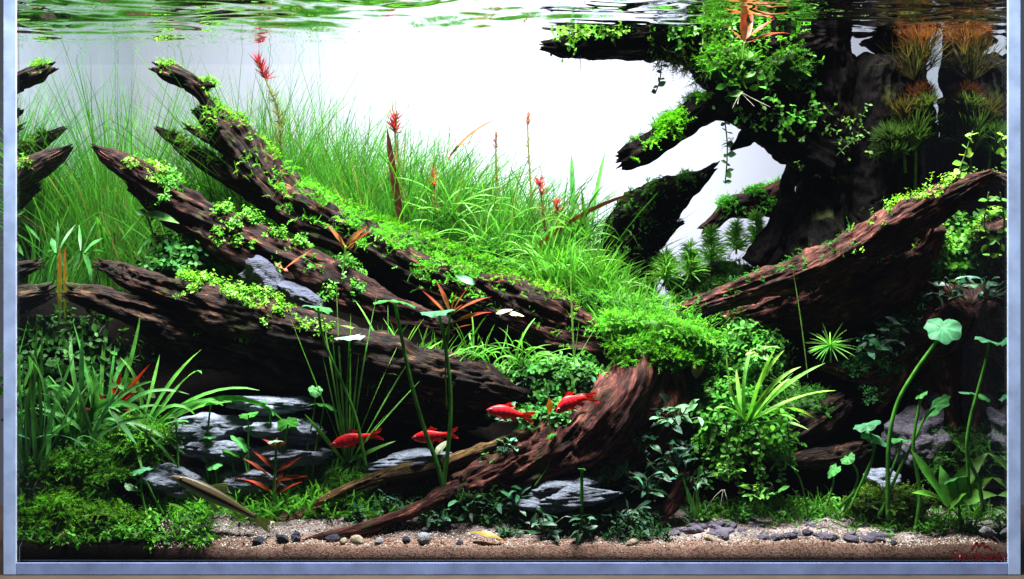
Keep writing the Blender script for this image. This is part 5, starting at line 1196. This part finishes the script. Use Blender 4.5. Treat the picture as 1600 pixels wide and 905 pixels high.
def fish(name, label, nose, tail, Y, depth_px, prof_up, prof_dn, colour, fins, eye, group=None, bend=0.0, yaw=0.0, tailfin=None, wid=0.5):
    a, b = P(*nose, Y), P(*tail, Y)
    L = np.linalg.norm(b - a); fx = (b - a) / L                 # nose to tail
    fx = unit(fx + np.array([0, yaw, 0]))
    fy = unit(np.cross([0, 0, 1], fx)); fz = np.cross(fx, fy)
    if fz[2] < 0: fz = -fz
    H = depth_px * S(Y) * 0.5
    def W(x, y, z):
        x = np.asarray(x, float)
        zz = np.asarray(z) + bend * L * (1 - (2 * np.clip(x, -.1, 1.4) - 1) ** 2)
        return a + x[..., None] * L * fx + np.asarray(y)[..., None] * fy + zz[..., None] * fz
    t = thing(name, label, 'fish', (a + b) / 2, group)
    M_, K = 48, 56
    tt = np.linspace(0, 1, M_) ** 1.15
    up = np.interp(tt, np.linspace(0, 1, len(prof_up)), prof_up) * H; dn = np.interp(tt, np.linspace(0, 1, len(prof_dn)), prof_dn) * H
    k3 = np.array([.25, .5, .25])
    for _ in range(3): up[1:-1] = np.convolve(up, k3, 'valid'); dn[1:-1] = np.convolve(dn, k3, 'valid')
    th = np.linspace(0, 2 * np.pi, K, endpoint=False)
    cz, sy = np.cos(th), np.sin(th)
    hz = np.where(cz > 0, cz * up[:, None], cz * dn[:, None])
    wy = sy * (np.minimum(up, dn) * 0.5 + (up + dn) * 0.25)[:, None] * wid * np.sqrt(np.clip(1.35 - tt, 0, 1))[:, None]
    X = np.broadcast_to(tt[:, None], hz.shape)
    V = W(X, wy, hz).reshape(-1, 3)
    v = (hz / np.maximum(np.where(cz > 0, up[:, None], dn[:, None]), 1e-9))
    T = colour(X, v).reshape(-1, 3)
    idx = np.arange(M_ * K).reshape(M_, K)
    q = np.stack([idx[:-1], idx[1:], np.roll(idx, -1, 1)[1:], np.roll(idx, -1, 1)[:-1]], -1).reshape(-1, 4)
    V = np.concatenate([V, W(np.array([tt[0], 1.0]), np.zeros(2), np.array([0., 0.]))]); T = np.concatenate([T, T[:1], T[-1:]])
    n0 = M_ * K
    c0 = np.stack([np.full(K, n0), idx[0], np.roll(idx[0], -1)], -1); c1 = np.stack([np.full(K, n0 + 1), np.roll(idx[-1], -1), idx[-1]], -1)
    g = np.stack([X * L, th[None, :] * H * 0.7 + X * 0, X * 0], -1).reshape(-1, 3); g = np.concatenate([g, g[:1], g[-1:]])
    MB().add(V, [q, c0, c1], T, g).build('body', M_FISH, t)
    for nm, base0, base1, tip0, tip1, col, yo, ny in fins:
        nu, nv = 11, 6
        u = np.linspace(0, 1, nu)[:, None]; w = np.linspace(0, 1, nv)[None, :]
        b0, b1, t0, t1 = map(np.array, (base0, base1, tip0, tip1))
        Bx = b0 * (1 - u) + b1 * u; Tx = t0 * (1 - u) + t1 * u
        notch = 1 - (0.38 * np.exp(-((u - .5) / .22) ** 2) if nm == 'tail_fin' else 0.08 * np.sin(u * 3.1))
        x = Bx[:, :1] + (Tx[:, :1] - Bx[:, :1]) * w * notch; z = (Bx[:, 1:] + (Tx[:, 1:] - Bx[:, 1:]) * w * notch) * H
        y = yo * H + ny * H * w + 0.05 * H * np.sin(u * 14) * w
        Vf = W(x, y + 0 * x, z).reshape(-1, 3)
        idx = np.arange(nu * nv).reshape(nu, nv)
        Q = np.stack([idx[:-1, :-1], idx[1:, :-1], idx[1:, 1:], idx[:-1, 1:]], -1).reshape(-1, 4)
        ray = (0.8 + 0.35 * (np.arange(nu) % 2))[:, None, None] * np.ones((1, nv, 1))
        MB().add(Vf, Q, (np.array(col) * ray).reshape(-1, 3)).build(nm, M_FIN, t)
    ex, ez, er = eye
    Ve, Fe = ico(3)
    for sg in (-1, 1):
        i = int(np.argmin(np.abs(tt - ex)))
        yw = wid * 0.93 * (min(up[i], dn[i]) * .5 + (up[i] + dn[i]) * .25) * math.sqrt(max(0, 1 - ez * ez))
        c = W(np.array(ex), np.array(sg * yw), np.array(ez * H))
        d = Ve @ (fy * sg); T = np.where((d > 0.78)[:, None], [[0.004, 0.004, 0.005]], np.where((d > 0.45)[:, None], [[0.4, 0.33, 0.25]], [[0.12, 0.05, 0.04]]))
        MB().add(Ve * er * H + c, Fe, T).build('eye', M_EYE, t)
    return t
def red_col(x, v):
    r = np.array([0.92, 0.012, 0.016]); c = np.broadcast_to(r, x.shape + (3,)).copy()
    c[..., 1] += 0.02 * (v < -0.3); 
    dk = np.exp(-((v - 0.25) / 0.28) ** 2) * np.clip(1 - x * 1.15, 0, 1) * 0.9
    c = c * (1 - dk[..., None]) + np.array([0.10, 0.01, 0.04]) * dk[..., None]
    bars = (np.sin(x * 44) > 0.55) * np.exp(-((v - 0.05) / 0.35) ** 2) * (x > .25) * (x < .8) * 0.8
    return c * (1 - bars[..., None] * 0.8)
RF = (0.75, 0.02, 0.015)
rfins = [('tail_fin', (0.95, 0.36), (0.95, -0.36), (1.34, 1.0), (1.32, -0.85), RF, 0, 0), ('dorsal_fin', (0.42, 0.92), (0.66, 0.78), (0.60, 1.55), (0.76, 1.02), RF, 0, 0),
         ('anal_fin', (0.66, -0.72), (0.82, -0.5), (0.80, -1.25), (0.92, -0.75), RF, 0, 0), ('pelvic_fin', (0.42, -0.9), (0.52, -0.88), (0.60, -1.35), (0.62, -1.1), RF, -0.12, -0.2), ('pectoral_fin', (0.25, -0.45), (0.26, -0.6), (0.42, -0.75), (0.40, -0.95), (0.6, 0.05, 0.03), -0.42, -0.2)]
PU = [0.06, 0.52, 0.78, 0.95, 1.0, 0.92, 0.74, 0.54, 0.42, 0.38]; PD = [0.06, 0.46, 0.72, 0.92, 1.0, 0.96, 0.78, 0.54, 0.40, 0.36]
for lab, nose, tail, Y, dp, bd, yw in [
    ('red fish lowest on the left, swimming left past thin grass', (516, 697), (577, 682), .058, 22, 0.03, 0.12),
    ('red fish behind the twin green stems', (643, 685), (699, 678), .062, 20, 0.0, -0.15),
    ('red fish in the open at centre, level, before round leaves', (760, 641), (817, 650), .05, 22, 0.02, 0.1),
    ('curved red fish furthest right, nose dipped, by the root', (869, 645), (916, 622), .045, 23, 0.10, 0.1)]:
    fish('red_fish', lab, nose, tail, Y, dp, PU, PD, red_col, rfins, (0.11, 0.18, 0.19), 'red fish', bd, yw, wid=0.62)
def sae_col(x, v):
    top = np.array([0.055, 0.042, 0.018]); bel = np.array([0.30, 0.36, 0.15])
    k = np.clip((v + 0.25) * 4, 0, 1)[..., None]; c = bel * (1 - k) + top * k
    hi = np.exp(-((v - 0.36) / 0.13) ** 2)[..., None]; c = c * (1 - hi * 0.6) + np.array([0.20, 0.14, 0.04]) * hi * 0.6
    st = (np.exp(-((v + 0.04) / 0.27) ** 4) * (x > 0.08))[..., None]
    c = c * (1 - st) + np.array([0.008, 0.008, 0.009]) * st
    hd = np.clip(1 - x * 9, 0, 1)[..., None] * (v > 0)[..., None]
    return c * (1 - hd * 0.5) + np.array([0.22, 0.12, 0.07]) * hd * 0.5
TF = (0.30, 0.36, 0.16)
fish('striped_fish', 'slender tan fish with a black side stripe, nose up, lower left', (268, 744), (396, 812), .014, 24,
     [0.1, 0.62, 0.85, 0.98, 1.0, 0.95, 0.85, 0.7, 0.55, 0.46, 0.42], [0.1, 0.5, 0.75, 0.92, 1.0, 0.95, 0.85, 0.68, 0.5, 0.42, 0.38], sae_col,
     [('tail_fin', (0.97, 0.4), (0.97, -0.38), (1.28, 0.9), (1.24, -1.0), (0.2, 0.22, 0.08), 0, 0), ('dorsal_fin', (0.40, 0.95), (0.56, 0.86), (0.56, 2.3), (0.64, 1.3), TF, 0, 0),
      ('pelvic_fin', (0.46, -0.95), (0.54, -0.9), (0.60, -1.8), (0.64, -1.3), TF, -0.2, -0.3), ('anal_fin', (0.74, -0.66), (0.80, -0.56), (0.86, -1.3), (0.88, -0.8), TF, 0, 0), ('pectoral_fin', (0.22, -0.6), (0.23, -0.75), (0.38, -1.25), (0.36, -1.45), TF, -0.45, -0.4)],
     (0.10, 0.30, 0.17), None, 0.015, 0.1, wid=0.8)

# ------------------------------------------------------------------ pebbles and chips on the sand
def pebble(label, px, py, r, mat, seed, cat='pebble', group=None, cuts=8, rough=0.10, rot=None, sub=3):
    p = hit(px, py + r[2] * 0.6); p[1] = max(p[1], r[1] * PXM * 1.3 + 0.004); p[2] = ground(p[0], p[1]); g = np.random.default_rng(seed)
    V, F = rock_shape(sub, np.array(r) * S(p[1]), seed, cuts, rough, rot=rot if rot is not None else (g.uniform(-.3, .3), g.uniform(-.3, .3), g.uniform(0, 3)))
    c = p + [0, 0, r[2] * g.uniform(0.05, 0.4) * S(p[1])]
    return tag(MB().add(V + c, F).build('pebble' if cat == 'pebble' else 'stone_chip', mat, None, cuts < 4), label, cat, group)
for a in [('dark blue chip below the striped fish, alone on the sand', 321, 857, (12, 8, 8), M_DARKROCK), ('dark blue chip left of the white rootlets', 402, 853, (14, 9, 8), M_DARKROCK),
          ('glossy dark chip right of the white rootlets', 438, 851, (15, 10, 9), M_DARKROCK), ('dark chip beside the thin root tip', 460, 856, (12, 8, 8), M_DARKROCK), ('dark chip resting above the other left chips', 462, 836, (9, 7, 7), M_DARKROCK),
          ('flat dark chip before the thin root, largest at front', 520, 857, (17, 9, 8), M_DARKROCK), ('angular dark stone lodged above the thin root', 540, 791, (19, 10, 9), M_DARKROCK), ('small white streaked chip behind the thin root', 515, 796, (11, 7, 5), M_DARKROCK)]:
    pebble(a[0], a[1], a[2], a[3], a[4], a[1], cuts=14, rough=0.05)
for a in [('smooth cream pebble at the front left of centre', 557, 854, (13, 9, 9), M_TANROCK), ('small cream pebble left of the larger cream one', 536, 858, (7, 5, 7), M_TANROCK), ('largest smooth grey pebble on the front sand', 661, 853, (17, 11, 10), M_GREYPEB),
          ('small pale pebble behind the largest grey one', 665, 828, (6, 5, 5), M_GREYPEB), ('dark round pebble left of the grey one', 634, 850, (7, 6, 6), M_DARKROCK), ('small black pebble right of the grey one', 718, 855, (6, 5, 5), M_DARKROCK),
          ('grey pebble under the dark leaves', 592, 846, (10, 7, 7), M_GREYPEB), ('tan shell like pebble on the right sand', 1108, 839, (9, 6, 6), M_TANROCK), ('orange brown pebble at the left front moss', 107, 824, (13, 9, 11), M_TANROCK), ('mottled pebble left of the orange brown one', 98, 836, (10, 8, 8), M_TANROCK),
          ('whitish pebble in the left moss bank', 148, 786, (16, 10, 10), M_GREYPEB), ('black pebble among the right chips', 1396, 848, (6, 5, 5), M_DARKROCK), ('brown pebble front of the dark leaves', 988, 851, (12, 7, 6), M_TANROCK)]:
    pebble(a[0], a[1], a[2], a[3], a[4], a[1] + 5, cuts=2, rough=0.06)
gc = np.random.default_rng(77)
for k in range(58):
    if k < 34: x, y = gc.normal(1125, 38), gc.normal(822, 10)
    elif k < 50: x, y = gc.uniform(1180, 1330), gc.normal(838, 6)
    else: x, y = gc.uniform(1330, 1400), gc.normal(838, 5)
    s = gc.uniform(7, 17)
    pebble('purplish slate chip scattered on the right sand', x, y, (s, s * .8, s * .42), M_PURPLEROCK, 500 + k, 'chip', 'slate chips on the right sand', 14, 0.05, sub=2)

# ------------------------------------------------------------------ dark red lettering on the front glass
M_LOGO = simple_mat('dark_red_print', (0.11, 0.008, 0.012), 0.5)
lg = thing('glass_lettering', 'dark red lettering and zigzag mark on the lower right glass', 'sign', P(1533, 880, -0.0065))
cu = bpy.data.curves.new('lettering', 'FONT'); cu.body = 'Strideways'; cu.size = 1.0; cu.offset = 0.012
to = bpy.data.objects.new('lettering_src', cu); COL.objects.link(to)
bpy.context.view_layer.update()
me = bpy.data.meshes.new_from_object(to.evaluated_get(bpy.context.evaluated_depsgraph_get()))
COL.objects.unlink(to); bpy.data.objects.remove(to)
co = np.array([v.co[:] for v in me.vertices]); sc_ = 91 * S(-.0065) / (co[:, 0].max() - co[:, 0].min())
p0 = P(1488, 879, -0.0065) - np.array(lg.location)
me.vertices.foreach_set('co', np.column_stack([(co[:, 0] - co[:, 0].min()) * sc_ + p0[0], np.full(len(co), p0[1]), co[:, 1] * sc_ * 1.1 + p0[2] + 0.002]).astype(np.float32).ravel())
me.materials.append(M_LOGO); me.update()
lo = bpy.data.objects.new('lettering', me); COL.objects.link(lo); lo.parent = lg
zig = [(1518, 861), (1526, 848), (1529, 856), (1536, 847), (1539, 857), (1543, 853), (1550, 861)]
mb = MB()
for (x0, y0), (x1, y1) in zip(zig[:-1], zig[1:]):
    a, b = P(x0, y0, -.0065), P(x1, y1, -.0065); n_ = unit(np.cross(b - a, [0, 1, 0])) * 0.0012
    mb.add(np.array([a - n_, a + n_, b + n_ * .7, b - n_ * .7]), np.array([(0, 1, 2, 3)]))
mb.build('zigzag_mark', M_LOGO, lg, False)
